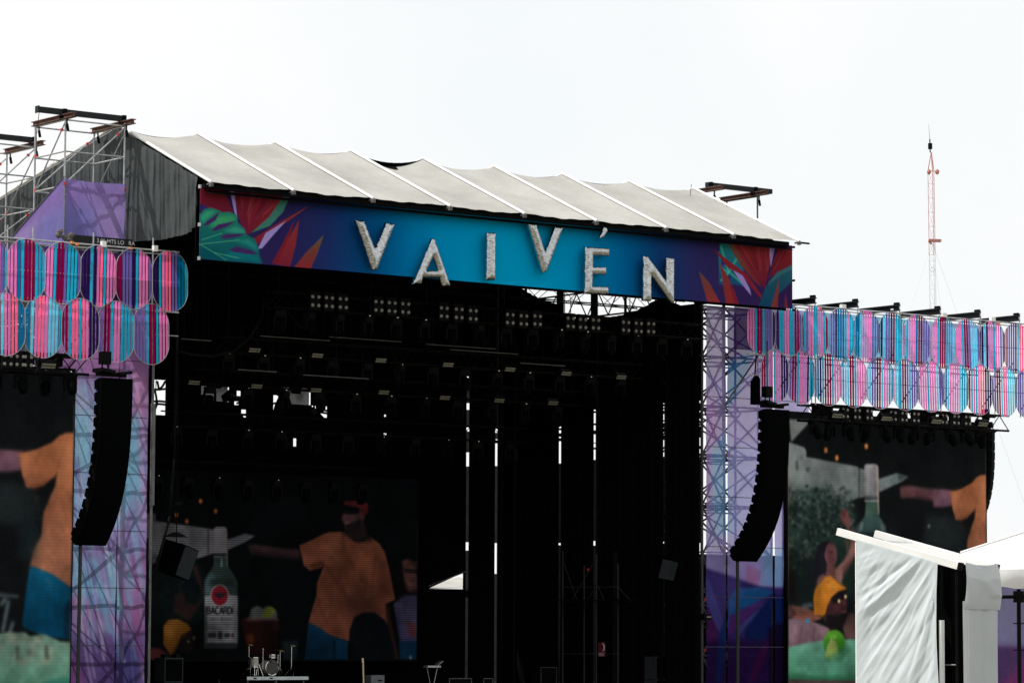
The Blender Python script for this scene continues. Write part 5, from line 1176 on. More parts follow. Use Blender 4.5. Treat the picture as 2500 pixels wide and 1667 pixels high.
# ------------------------------------------------------------------ lighting
TG = 'black lighting trusses'
def ltruss(x0, x1, y, z, label, w_=.5, h_=.55, mat='truss_black', r=.028, rl=.014):
    t = thing('lighting_truss', ((x0 + x1) / 2, y, z), label, 'lighting truss', TG)
    add_truss(t, (x0, y, z), (x1, y, z), w_, h_, .55, mat, r, rl)
    n = max(2, int((x1 - x0) / 6))
    for k in range(n + 1):
        x = x0 + .4 + (x1 - x0 - .8) * k / n
        MB().tube((x, y, z + h_ / 2), (x, y, min(roof_z(y) - .5, z + 4)), .018, 5).build('hanging_chain', M['black_metal'], t)
    return t
_m = MB().box((0, 0, -.09), (.36, .30, .18)); mh_base = _m
MH = {}
def reg(name, mb, mat, smooth=False):
    me = bpy.data.meshes.new(name); me.from_pydata(mb.v, [], mb.f); me.materials.append(M[mat]); MH[name] = me
reg('base', MB().box((0, 0, -.10), (.38, .32, .18)), 'black_metal')
reg('yoke', MB().box((-.2, 0, -.38), (.06, .16, .46)).box((.2, 0, -.38), (.06, .16, .46)).box((0, 0, -.22), (.42, .18, .06)), 'black_metal')
reg('head', MB().disc_stack((0, 0, -.30), (0, -.25, -1), [(0, .09), (.06, .16), (.3, .17), (.5, .13), (.52, .10)], 12), 'speaker_black')
reg('clamp', MB().box((-.1, 0, .06), (.05, .10, .14)).box((.1, 0, .06), (.05, .10, .14)).box((0, 0, .0), (.24, .05, .03)), 'black_metal')
reg('glint_ball', MB().ball((.02, -.12, .04), .045, 6, (1, .6, 1)), 'chrome')  # chrome ball added at the clamp to catch small glints of sky
def moving_head(x, y, z, label, group, tilt=0, pan=0):
    t = thing('moving_head_light', (x, y, z), label, 'stage light', group)
    t.rotation_euler = (0, 0, pan)
    for k in ('base', 'yoke', 'head', 'clamp', 'glint_ball'):
        if k == 'glint_ball' and random.random() < .35: continue
        o = bpy.data.objects.new(k, MH[k]); col.objects.link(o); o.parent = t
        if k == 'head': o.rotation_euler = (tilt, 0, 0)
reg('housing', MB().box((0, 0.06, 0), (.42, .16, .62)).box((0, .02, .33), (.46, .1, .03)), 'black_metal')
reg('lens', MB().disc_stack((0, 0, 0), (0, -1, 0), [(0, .068), (.02, .064), (.035, .04), (.04, .01)], 12), 'lens')
reg('flood_housing', MB().box((0, 0, 0), (.52, .20, .22)).box((-.29, 0, .06), (.03, .06, .3)).box((.29, 0, .06), (.03, .06, .3)), 'black_metal')
reg('flood_face', MB().box((0, -.102, .045), (.46, .012, .06)).box((0, -.102, -.045), (.46, .012, .06)), 'flood_face')
def blinder(x, y, z, label, group, s=1.0):
    t = thing('blinder_light', (x, y, z), label, 'stage light', group); t.scale = (s, s, s)
    o = bpy.data.objects.new('housing', MH['housing']); col.objects.link(o); o.parent = t
    for dx in (-.13, .13):
        for dz in (-.15, .15):
            o = bpy.data.objects.new('lens', MH['lens']); col.objects.link(o); o.parent = t; o.location = (dx, -.03, dz)
def flood(x, y, z, label, group, tilt=.5, s=1.0):
    t = thing('flood_light', (x, y, z), label, 'stage light', group); t.rotation_euler = (tilt, 0, 0); t.scale = (s, s, s)
    for k in ('flood_housing', 'flood_face'):
        o = bpy.data.objects.new(k, MH[k]); col.objects.link(o); o.parent = t
Y1 = 2.6
z1 = at_y(1100, 765, Y1)[2]
ltruss(-8.8, 11.2, Y1, z1, 'front black truss with blinders under the banner')
BL = [[(769.5, 735), (803, 737), (836.5, 740)], None, None, None, None, None]
BP = [(769.5, 735), (802.7, 737.4), (836.7, 740), (923.5, 747), (956, 749.5), (989, 752), (1083, 762), (1119.5, 765), (1154, 768.6), (1244.3, 778), (1277.6, 781), (1311, 781.5), (1392, 787), (1422, 789.5), (1453.5, 791), (1527, 796.5), (1558, 799), (1588, 800)]
for k, (px, py) in enumerate(BP):
    p = at_y(px, py, Y1 - .5)
    blinder(p[0], Y1 - .5, p[2], 'four-lamp blinder, %s of the %s trio on the front truss' % (ORD[k % 3], ORD[k // 3]), 'blinders on the front truss')
for k in range(16):
    x = -8.3 + 1.25 * k
    moving_head(x, Y1 + .1, z1 - .34, 'dark moving head, %s along the front truss' % ORD[k], 'moving heads on the front truss', random.uniform(-.3, .5), random.uniform(-.5, .5))
Y2 = 5.0; z2 = at_y(1100, 878, Y2)[2]
ltruss(-9.4, 9.9, Y2, z2, 'second black truss with flat flood lights')
FP2 = [(618.6, 852), (772, 865), (926.7, 877), (1091, 887.6), (1242, 899), (1379.6, 909), (1513.7, 918)]
for k, (px, py) in enumerate(FP2):
    p = at_y(px, py, Y2 - .35); flood(p[0], Y2 - .35, p[2], 'beige flat flood light, %s along the second truss' % ORD[k], 'flood lights on the second truss')
for k in range(13):
    moving_head(-9 + 1.5 * k, Y2, z2 - .34, 'dark moving head, %s along the second truss' % ORD[k], 'moving heads on the second truss', random.uniform(-.3, .4), random.uniform(-.5, .5))
Y3 = 7.5; z3_ = at_y(1000, 950, Y3)[2]
ltruss(-8.9, 8.9, Y3, z3_, 'third black truss deep under the roof')
FP3 = [(471, 931), (623.6, 940), (768.5, 949.6), (934, 955), (1083, 968), (1216, 975), (1347, 981)]
for k, (px, py) in enumerate(FP3):
    p = at_y(px, py, Y3 - .35); flood(p[0], Y3 - .35, p[2], 'dim flat flood light, %s along the third truss' % ORD[k], 'flood lights on the third truss')
for k in range(11):
    moving_head(-8.2 + 1.6 * k, Y3, z3_ - .34, 'dark moving head, %s along the third truss' % ORD[k], 'moving heads on the third truss', random.uniform(-.3, .4), random.uniform(-.5, .5))
Y4 = 10.2; z4 = at_y(800, 1040, Y4)[2]
ltruss(-8.5, 8.2, Y4, z4, 'fourth black truss above the stage screen')
for k in range(11):
    moving_head(-8 + 1.55 * k, Y4, z4 - .34, 'dark moving head, %s along the fourth truss' % ORD[k], 'moving heads on the fourth truss', random.uniform(-.3, .4), random.uniform(-.5, .5))
Y5 = 13.2; z5 = at_y(620, 1150, Y5)[2]
ltruss(-7.5, 3, Y5, z5, 'lowest black truss just over the stage screen')
for k in range(8):
    moving_head(-7 + 1.35 * k, Y5, z5 - .34, 'dark moving head, %s along the lowest truss' % ORD[k], 'moving heads on the lowest truss', random.uniform(-.3, .4))
for k, (a_, b_) in enumerate((((442, 827), (516, 832)), ((635, 820), (806, 833)), ((803, 822), (980, 834)), ((1040, 840), (1210, 851)), ((1098, 853), (1265, 866)), ((580, 902), (675, 909)), ((740, 915), (900, 926)), ((1270, 886), (1380, 897)))):
    p, q = at_y(*a_, 4.2), at_y(*b_, 4.2); t = thing('rig_batten', ((p[0] + q[0]) / 2, 4.2, p[2]), 'dim grey batten in the dark rig, %s from the near side' % ORD[k], 'batten', 'grey battens in the stage rig')
    MB().tube((p[0], 4.2, p[2]), (q[0], 4.2, p[2]), .022, 6).build('bar', M['batten'], t)
    for f_ in (.1, .5, .9): MB().tube((p[0] + (q[0] - p[0]) * f_, 4.2, p[2]), (p[0] + (q[0] - p[0]) * f_, 4.2, p[2] + 1.6), .012, 5).build('wire', M['black_metal'], t)
for k, px in enumerate(([(646, 730), (640, 775), (612, 822), (570, 858), (520, 870), (470, 866), (436, 858)], [(432, 700), (433, 820), (430, 960), (425, 1120), (415, 1260), (372, 1420)], [(700, 760), (735, 800), (760, 806)])):
    pts = [Vector(at_y(x, y, 3.3)) for x, y in px]
    tag(MB().path(pts, .05, 6).build('cable', M['batten_dark'], smooth=True), ('thick dark cable swagging across the near side of the rig', 'long dark cable bundle dropping beside the near column', 'short loose cable under the front blinders')[k], 'cable', 'loose cables in the stage rig')
# black roof trusses seen against the open gable
for k, y in enumerate((3.4, 8.8)):
    t = thing('roof_truss', (0, y, 17.2), ('slim black roof truss near the front, seen against the far sky gap', 'slim black roof truss deeper in, seen against the far sky gap')[k], 'roof truss', 'roof trusses under the lining')
    add_truss(t, (-12.8, y, 17.85 + .15 * k), (13.2, y, 17.85 + .15 * k), .6, .7, .9)
# wing light rows below the ovals
def wing_lights(x0, x1, z, wing, cl_px, fl_px, seed):
    t = ltruss(x0, x1, 2.5, z, 'black truss of lamps below the %s wing ovals' % wing, w_=.8, h_=.62, r=.045, rl=.022)
    for k in range(int(abs(x1 - x0) / 1.9)):
        MB().box((x0 + 1.2 + 1.9 * k, 2.75, z + .12), (.9, .3, .34)).build('power_box', M['black_metal'], t)
    for k, x in enumerate(cl_px):
        blinder(x, 2.05, z + .02, 'four-lamp blinder, %s from the stage under the %s wing' % (ORD[k], wing), 'blinders under the %s wing' % wing, .9)
    for k, x in enumerate(fl_px):
        flood(x, 2.05, z - .05, 'beige flat flood, %s from the stage under the %s wing' % (ORD[k], wing), 'flood lights under the %s wing' % wing, .5, 1.15)
    n = int(abs(x1 - x0) / .93)
    for k in range(n):
        x = (x0 + .5 + .93 * k) if x0 > 0 else (x1 - .5 - .93 * k)
        moving_head(x, 2.5, z - .27, 'hanging moving head, %s from the stage under the %s wing' % (ORD[k], wing), 'moving heads under the %s wing' % wing, random.uniform(-.4, .5), random.uniform(-.6, .6))
zR = at_y(2180, 1018, 2.3)[2]
xr = lambda p: at_y(p, 1010, 2.05)[0]
wing_lights(16.4, at_y(2446, 1030, 2.5)[0], zR, 'far', [xr(p) for p in (2063, 2092, 2122, 2180, 2207, 2236, 2305, 2334, 2362)], [xr(p) for p in (2040, 2160, 2282, 2396)], 1)
zL = at_y(90, 886, 2.3)[2]
xl = lambda p: at_y(p, 886, 2.05)[0]
wing_lights(-22.5, at_y(203, 893, 2.5)[0], zL, 'near', [xl(p) for p in (68, 48, 18)], [xl(p) for p in (115,)], 2)

# ------------------------------------------------------------------ things on and over the stage
def hung_speaker(px, py, Y, label, k, yaw, topz):
    p = at_y(px, py, Y); t = thing('side_speaker', tuple(p), label, 'speaker', 'hanging side speakers')
    rot = Matrix.Rotation(yaw, 3, 'Z') @ Matrix.Rotation(R_(14), 3, 'X') @ Matrix.Rotation(R_(12), 3, 'Y')
    MB().box(p, (.62 * k, .62 * k, .74 * k), rot).build('cabinet', M['speaker_black'], t)
    q = Vector(p) + rot @ Vector((0, -.315 * k, 0)); MB().box(q, (.57 * k, .02, .69 * k), rot).build('grille', M['case_grey'], t)
    MB().prism([(p[0] - .32 * k, p[1], p[2] + .52 * k), (p[0] + .32 * k, p[1], p[2] + .52 * k), (p[0] + .1, p[1], p[2] + .60 * k + .05), (p[0] - .1, p[1], p[2] + .60 * k + .05)], (0, .1, 0)).build('hanger', M['black_metal'], t)
    MB().tube((p[0], p[1], p[2] + .6), (p[0], p[1], topz), .02, 6).build('suspension', M['black_metal'], t)
    MB().box((p[0], p[1], p[2] + 2.0), (.3, .2, .12)).build('chain_motor', M['black_metal'], t)
hung_speaker(430, 1366, 6.0, 'dark box speaker hanging by the near printed column, before the bottle', 1.55, R_(24), 14)
hung_speaker(1628, 1386, 5.5, 'dark box speaker hanging before the far side drape', 1.1, R_(-30), 14)
def stack(px0, px1, y0, Y, label):
    a, b = at_y(px0, 1660, Y), at_y(px1, y0, Y); t = thing('speaker_stack', ((a[0] + b[0]) / 2, Y, 1.7), label, 'speaker stack', 'side-fill speaker stacks')
    wd = b[0] - a[0]; hz = (b[2] - 1.7) / 2; xc = (a[0] + b[0]) / 2
    for k in range(2):
        MB().box((xc, Y, 1.7 + hz * (k + .5)), (wd, .7, hz - .02)).build('cabinet', M['case_grey'], t)
        MB().box((xc, Y - .36, 1.7 + hz * (k + .5)), (wd - .1, .02, hz - .12)).build('grille', M['speaker_black'], t)
    for k, (dx) in enumerate((-wd * .3, wd * .3)): MB().box((xc + dx, Y - .1, b[2] + .06), (.18, .3, .12)).build('top_amp', M['black_metal'], t)
stack(389, 435, 1604, 6.5, 'charcoal speaker stack at the foot of the near printed column')
stack(1587, 1621, 1601, 6.5, 'charcoal speaker stack before the far side drape')
# drum riser and kit
YD = 10.0
a, b = at_y(602, 1653, YD), at_y(752, 1653, YD); rz = at_y(680, 1649, YD)[2]
dr = thing('drum_riser', ((a[0] + b[0]) / 2, YD + 1, 1.7), 'pale edged table riser under the drum kit', 'riser')
MB().box(((a[0] + b[0]) / 2, YD + 1.1, rz - .08), (b[0] - a[0], 2.2, .10)).build('top', M['black_metal'], dr)
MB().box(((a[0] + b[0]) / 2, YD - .02, rz - .085), (b[0] - a[0], .03, .125)).build('front_edge', plain('riser_edge', (.5, .54, .55), .35, metal=.4), dr)
for x in (a[0] + .1, (a[0] + b[0]) / 2, b[0] - .15):
    for y in (YD + .08, YD + 2.1): MB().tube((x, y, 1.7), (x, y, rz - .12), .03).build('leg', M['galv_dark'], dr)
for k in (.13, .39): MB().box((a[0] + (b[0] - a[0]) * k, YD - .04, rz - .085), (.14, .01, .05)).build('handle', M['black_metal'], dr)
kt = thing('drum_kit', ((a[0] + b[0]) / 2, YD + .8, rz), 'drum kit with cymbal stands on the pale edged riser', 'drum kit')
dp = lambda zx, zy, Y=YD + .5: Vector(at_y(340 + zx * .3106, 1180 + zy * .3106, Y))
c = dp(1043, 1436); c.z = rz + .30
MB().disc_stack(c, (0, 1, 0), [(0, .29), (.42, .29)], 28).build('bass_drum', M['drum_shell'], kt)
MB().disc_stack(c, (0, -1, 0), [(0, .265), (.006, .265)], 28).build('bass_head', M['drum_head'], kt)
m = MB()
for k in range(28):
    t0, t1 = 2 * math.pi * k / 28, 2 * math.pi * (k + 1) / 28
    m.tube(c + Vector((math.cos(t0) * .29, -.01, math.sin(t0) * .29)), c + Vector((math.cos(t1) * .29, -.01, math.sin(t1) * .29)), .016, 5)
m.build('hoop', M['chrome'], kt)
def drum(zx, zy, r, h_, name, Y=YD + .4):
    p = dp(zx, zy, Y); MB().disc_stack(p, (0, 0, 1), [(0, r), (h_, r)], 18).build(name, M['drum_shell'], kt)
    MB().disc_stack(p, (0, 0, 1), [(-.012, r + .014), (.012, r + .014)], 18).disc_stack(p + Vector((0, 0, h_)), (0, 0, 1), [(-.015, r + .014), (.012, r + .014)], 18).build('rim', M['chrome'], kt)
    return p
p = drum(905, 1440, .15, .36, 'floor_tom'); 
for ang in (0, 2.1, 4.2): MB().tube(p + Vector((math.cos(ang) * .15, math.sin(ang) * .15, .1)), p + Vector((math.cos(ang) * .18, math.sin(ang) * .18, rz - p.z)), .012).build('tom_leg', M['chrome'], kt)
p = drum(1045, 1368, .13, .12, 'rack_tom'); MB().tube(p, (p.x, p.y + .1, rz + .5), .02).build('tom_mount', M['chrome'], kt)
def stand(zx, ztop, name='cymbal_stand', cym=None, Y=YD + .5, legs=True):
    p = dp(zx, 1490, Y); q = dp(zx, ztop, Y); q.x = p.x
    m = MB().tube((p.x, Y, rz + .25), (p.x, Y, q.z), .013)
    if legs:
        for ang in (.3, 2.4, 4.5): m.tube((p.x, Y, rz + .32), (p.x + .25 * math.cos(ang), Y + .25 * math.sin(ang), rz + .01), .012)
    m.ball((p.x, Y, q.z), .03, 6); m.build(name, M['chrome'], kt)
    if cym:
        MB().disc_stack((p.x, Y, q.z), (.18, -.1, 1), [(-.012, cym), (.0, cym * .97), (.015, .06), (.03, .02)], 24).build('cymbal', M['cymbal'], kt)
stand(860, 1262, cym=.21); stand(1195, 1270, cym=.2); stand(1105, 1310, cym=.19); stand(970, 1300, cym=None, legs=False); stand(1088, 1350, legs=True)
tp = dp(935, 1470); m = MB()
for s in (-1, 1): m.tube(tp + Vector((s * .02, 0, .25)), tp + Vector((s * .16, -.1, rz - tp.z)), .012)
m.build('snare_stand', M['chrome'], kt)
# guitar upright on its stand, seen by its neck
gp = at_y(888, 1667, 8.5); gq = at_y(886, 1616, 8.5)
gt = thing('guitar', (gp[0], 8.5, 1.7), 'guitar neck standing upright below the stage screen', 'guitar')
MB().beam((gp[0], 8.5, gp[2] - .15), (gq[0], 8.5, gq[2] + .02), .06, .03, up=(0, 1, 0)).build('neck', M['maple'], gt)
MB().beam((gq[0], 8.5, gq[2]), (gq[0] - .02, 8.5, gq[2] + .16), .085, .025, up=(0, 1, 0)).build('headstock', M['maple'], gt)
m = MB().disc_stack((gp[0], 8.52, gp[2] - .45), (0, 1, 0), [(0, .2), (.05, .2)], 18).disc_stack((gp[0], 8.52, gp[2] - .2), (0, 1, 0), [(0, .15), (.05, .15)], 18); m.build('body', M['drum_shell'], gt)
MB().tube((gp[0], 8.6, 1.7), (gp[0], 8.6, gp[2] - .1), .02).tube((gp[0], 8.6, gp[2] - .05), (gp[0] - .12, 8.45, gp[2] - .05), .015).tube((gp[0], 8.6, gp[2] - .05), (gp[0] + .1, 8.45, gp[2] - .05), .015).build('stand', M['black_metal'], gt)
ap = at_y(919, 1667, 8.6); aq = at_y(903, 1647, 8.6); bq = at_y(935, 1647, 8.6)
ac = thing('amplifier', ((aq[0] + bq[0]) / 2, 8.6, 1.7), 'small grey amplifier beside the guitar neck', 'amplifier')
MB().box(((aq[0] + bq[0]) / 2, 8.7, (1.7 + aq[2]) / 2), (bq[0] - aq[0], .4, aq[2] - 1.7)).build('cabinet', plain('grey_amp', (.10, .11, .11), .6), ac)
MB().box(((aq[0] + bq[0]) / 2 + .1, 8.49, aq[2] - .2), (.18, .02, .05)).build('handle', M['black_metal'], ac)
# keyboard on a stand
p = at_y(1055, 1626, 7.5)
kb = thing('keyboard', (p[0], 7.5, 1.7), 'small keyboard with a tilted laptop stand beside the opening', 'keyboard')
MB().box((p[0], 7.5, p[2]), (.62, .3, .07)).build('keys', M['case_edge'], kb)
MB().box((p[0] + .3, 7.5, p[2] + .12), (.3, .25, .02), Matrix.Rotation(R_(-35), 3, 'Y')).build('tilted_tray', M['case_edge'], kb)
for s in (-.25, .25): MB().tube((p[0] + s, 7.5, p[2]), (p[0] - s * .4, 7.5, 1.7), .016).build('leg', M['case_edge'], kb)
# flight cases and small gear at the back right, mostly lost in the dark
for k, (x0, y0, x1) in enumerate(((1310, 1628, 1348), (1390, 1616, 1425), (1540, 1622, 1580), (1086, 1655, 1140), (1170, 1655, 1192))):
    a = at_y(x0, y0, 13.0 if k < 3 else 11); b = at_y(x1, y0, 13.0 if k < 3 else 11); Yk = 13.0 if k < 3 else 11
    t = thing('flight_case', ((a[0] + b[0]) / 2, Yk, 1.7), ('black flight case under the red sign side', 'tall flight case with bright edges left of the red sign', 'flight case beside the far speaker stack', 'low case by the opening onto the tent', 'small low case by the second slit')[k], 'flight case', 'flight cases on the stage')
    xc = (a[0] + b[0]) / 2; wd = b[0] - a[0]; hz = a[2] - 1.7
    MB().box((xc, Yk, 1.7 + hz / 2), (wd, .6, hz)).build('body', M['black_metal'], t)
    m = MB()
    for sx in (-1, 1): m.box((xc + sx * wd / 2, Yk - .3, 1.7 + hz / 2), (.03, .03, hz))
    m.box((xc, Yk - .3, 1.7 + hz), (wd, .03, .03)); m.build('edging', M['galv_dark'], t)
# backstage scaffold stair seen in the gap between drapes
st = thing('scaffold_stair', tuple(at_x(1455, 1667, 11.6)), 'dark scaffold frame with raking braces standing by the far drapes', 'scaffold frame')
SX = 11.6
def sp(px, py): return at_x(px, py, SX)
for x, yt in ((1374, 1345), (1426, 1380), (1456, 1352), (1509, 1376)): MB().tube((sp(x, 1690)), (sp(x, yt)), .026, 6).build('pole', M['tube_dark'], st)
for (x0, y0), (x1, y1) in (((1374, 1365), (1410, 1468)), ((1456, 1362), (1395, 1466)), ((1456, 1430), (1430, 1470)), ((1460, 1430), (1476, 1466)), ((1509, 1432), (1542, 1468)), ((1374, 1432), (1512, 1432)), ((1374, 1595), (1512, 1595))): MB().tube(sp(x0, y0), sp(x1, y1), .016, 6).build('brace', M['tube_dark'], st)
for x, y in ((1436, 1390),): MB().box(sp(x, y), (.06, .1, .12)).build('coupler', M['red_tag'], st)
p0, p1 = sp(1378, 1466), sp(1560, 1470)
MB().box(((p0[0] + p1[0]) / 2 - .3, (p0[1] + p1[1]) / 2, p0[2]), (.5, abs(p0[1] - p1[1]), .06)).build('landing', M['black_metal'], st)
p = at_x(1470, 1583, 11.4)
sg = thing('red_sign', tuple(p), 'small dark red sign with a white symbol low at the back of the stage', 'sign')
q0, q1 = at_x(1461, 1602, 11.4), at_x(1478, 1567, 11.4)
MB().box((11.4, (q0[1] + q1[1]) / 2, (q0[2] + q1[2]) / 2), (.03, abs(q0[1] - q1[1]), q1[2] - q0[2])).build('board', M['sign_red'], sg)
m = MB(); sw = abs(q0[1] - q1[1]); sh = q1[2] - q0[2]; yc = (q0[1] + q1[1]) / 2; zc = (q0[2] + q1[2]) / 2
pts = [(11.375, yc + .12 * sw * math.cos(t) - .1 * sw + .18 * sw * math.cos(t), zc + .14 * sh + .3 * sh * math.sin(t) * .9) for t in np.linspace(1.7, 4.3, 9)]
m.path(pts, .022, 5)
for dz in (-.30, -.38, -.45): m.box((11.375, yc, q0[2] + sh * (.5 + dz) + sh * .05), (.012, sw * .75, .018))
m.build('white_symbol', M['sign_white'], sg, kind='stuff')
# stagehand, head just in view
hp = at_y(1492, 1659, 12.2)
def skin_person(base, zhead):
    t = thing('person', (base[0], base[1], 1.7), 'bald person crouching low behind the gear, only the head in view', 'person')
    bz = 1.7; sc = 1.0
    V = [(0, 0, .32), (0, -.02, .50), (0, -.08, .66), (0, -.10, .76), (0, -.10, .86), (-.17, -.06, .70), (.17, -.06, .70), (-.22, -.25, .48), (.22, -.25, .48), (-.12, -.42, .42), (.12, -.42, .42), (-.10, -.05, .28), (.10, -.05, .28), (-.16, -.42, .42), (.16, -.42, .42), (-.15, -.25, .06), (.15, -.25, .06), (-.15, -.40, .03), (.15, -.40, .03)]
    E_ = [(0, 1), (1, 2), (2, 3), (3, 4), (2, 5), (2, 6), (5, 7), (6, 8), (7, 9), (8, 10), (0, 11), (0, 12), (11, 13), (12, 14), (13, 15), (14, 16), (15, 17), (16, 18)]
    rr = [.15, .15, .14, .06, .07, .07, .07, .05, .05, .04, .04, .11, .11, .075, .075, .05, .05, .045, .045]
    me = bpy.data.meshes.new('body'); dz = zhead - 1.7 - .98
    me.from_pydata([(x, y, z + dz) for x, y, z in V], E_, []); o = bpy.data.objects.new('body', me); col.objects.link(o); o.parent = t
    me.materials.append(M['shirt_dark'])
    sk = o.modifiers.new('skin', 'SKIN'); o.modifiers.new('sub', 'SUBSURF').levels = 1
    for k, r in enumerate(rr): me.skin_vertices[0].data[k].radius = (r, r)
    me.skin_vertices[0].data[0].use_root = True
    m = MB().ball((0, -.11, .92 + dz), .10, 16, (.80, .95, 1.18)).ball((0, -.21, .90 + dz), .02, 6, (.8, 1, 1.3)).ball((-.082, -.1, .91 + dz), .025, 6, (.4, .8, 1.3)).ball((.082, -.1, .91 + dz), .025, 6, (.4, .8, 1.3)).tube((0, -.09, .74 + dz), (0, -.1, .86 + dz), .055, 10)
    W = wloc(t); m.v = [tuple(Vector(p) + W) for p in m.v]; m.build('head', M['skin'], t, smooth=True)
    m = MB()
    for s in (-.035, .035): m.ball((s, -.195, .935 + dz), .012, 6)
    m.v = [tuple(Vector(p) + W) for p in m.v]; m.build('eyes', M['black_metal'], t)
skin_person(hp, at_y(1492, 1651, 12.2)[2])

# ------------------------------------------------------------------ far mast
MD = 330.0
mb_ = at_d(2279, 745, MD); mt_ = at_d(2274, 418, MD)
ms = thing('radio_mast', (mb_[0], mb_[1], 0), 'tall thin red and white lattice radio mast far behind the far wing', 'radio mast')
axis = Vector((mt_[0] - mb_[0], mt_[1] - mb_[1], mt_[2] - mb_[2])); axis /= axis.z
def mp(z, k, r=.36):
    b = Vector(mb_) + axis * (z - mb_[2]); t = 2 * math.pi * k / 3 + .5; return b + Vector((math.cos(t) * r, math.sin(t) * r, 0))
ztop, zred = mt_[2], at_d(2276, 622, MD)[2]
for (z0, z1, mt) in ((1, zred, 'mast_white'), (zred, ztop, 'mast_red')):
    for k in range(3): MB().tube(mp(z0, k), mp(z1, k), .030, 6).build('leg', M[mt], ms)
    m = MB(); z = z0; i = 0
    while z < z1 - .1:
        zn = min(z + 1.4, z1)
        for k in range(3):
            m.tube(mp(z, k), mp(z, (k + 1) % 3), .011, 4); m.tube(mp(z, k), mp(zn, (k + 1) % 3), .010, 4)
        z = zn
    m.build('lacing', M[mt], ms, kind='stuff')
m = MB()
for k in range(3): m.tube(mp(ztop, k), Vector(mt_) + Vector((0, 0, 1.9)), .045, 5)
m.build('peak', M['mast_red'], ms)
w1, w2, w3 = Vector(at_d(2271, 372, MD)), Vector(at_d(2270, 340, MD)), Vector(at_d(2267, 304, MD))
MB().tube(Vector(mt_) + Vector((0, 0, 1.8)), w1, .03, 5).tube(w1, w2, .07, 5).tube(w2, w3, .025, 5, .01).build('aerial', M['galv_dark'], ms)
MB().box(w1 + Vector((0, 0, .6)), (.3, .3, .6)).build('dipole', M['black_metal'], ms)
rt = Vector(_R0)
for px in (2268, 2288):
    q = Vector(at_d(px, 420, MD)); MB().ball(q, .22, 8, (1, 1, 1.3)).tube(q, Vector(mt_), .03, 4).build('warning_lamp', M['mast_red'], ms)
q0, q1 = Vector(at_d(2267, 587, MD)), Vector(at_d(2297, 588, MD))
MB().beam(q0, q1, .8, .22).build('platform', M['mast_red'], ms)
MB().tube(q0 - Vector((0, 0, .1)), Vector(at_d(2275, 596, MD)), .08).build('platform_strut', M['mast_red'], ms)
m = MB(); ctr = Vector(at_d(2276, 658, MD))
for k in range(20):
    t0, t1 = 2 * math.pi * k / 20, 2 * math.pi * (k + 1) / 20
    m.tube(ctr + rt * (.22 * math.cos(t0)) + Vector((0, 0, .22 * math.sin(t0))), ctr + rt * (.22 * math.cos(t1)) + Vector((0, 0, .22 * math.sin(t1))), .025, 4)
m.build('ring_antenna', M['mast_white'], ms)
for px, dd in ((2150, 0), (2330, 0), (2420, 10)):
    g0 = Vector(at_d(2275, 590, MD)); g1 = Vector(at_d(px, 1000, MD + dd)); g1 = g0 + (g1 - g0) * (g0.z / (g0.z - g1.z))
    MB().tube(g0, g1, .009, 4).build('guy_wire', M['mast_white'], ms)

# ------------------------------------------------------------------ white booth and marquee near the camera, far right
Rh, Fh = Vector(_R0), Vector(_Fh)
ang = R_(35)
u_ = (-Rh * math.cos(ang) + Fh * math.sin(ang)); v_ = (Rh * math.sin(ang) + Fh * math.cos(ang))
K = Vector(at_d(2338, 1380, 70.0)); zK = K.z
Lb = 2.885
zl = at_d(2050, 1297, 71.65)[2]
slope = (zl - zK) / Lb
bo = thing('canvas_booth', (K.x, K.y, 0), 'narrow white canvas booth with a sloping roof and a wrinkled side sheet', 'booth')
def bp_(u, v, dz=0): return K + u_ * u + v_ * v + Vector((0, 0, slope * u + dz))
WV = 1.68
for v in (0, WV): MB().beam(bp_(-.02, v), bp_(Lb, v), .10, .155).build('roof_beam', M['white_paint'], bo)
for v in (0, WV): MB().beam(bp_(-.03, v), bp_(-.11, v), .11, .16).build('beam_end', M['black_metal'], bo)
g = grid(10, 10, lambda a, b: tuple(bp_(.0 + (1.95 + .12 * math.sin(b * 3)) * a, .06 + (WV - .12) * b, .03 - .05 * math.sin(math.pi * b) * math.sin(math.pi * a))))
g.build('roof_sheet', M['tent_white'], bo, smooth=True)
MB().beam(bp_(1.98, .05, .02), bp_(1.98, WV - .05, .02), .05, .05).build('roof_hem', M['white_paint'], bo)
uu0, uu1 = .437, 2.39
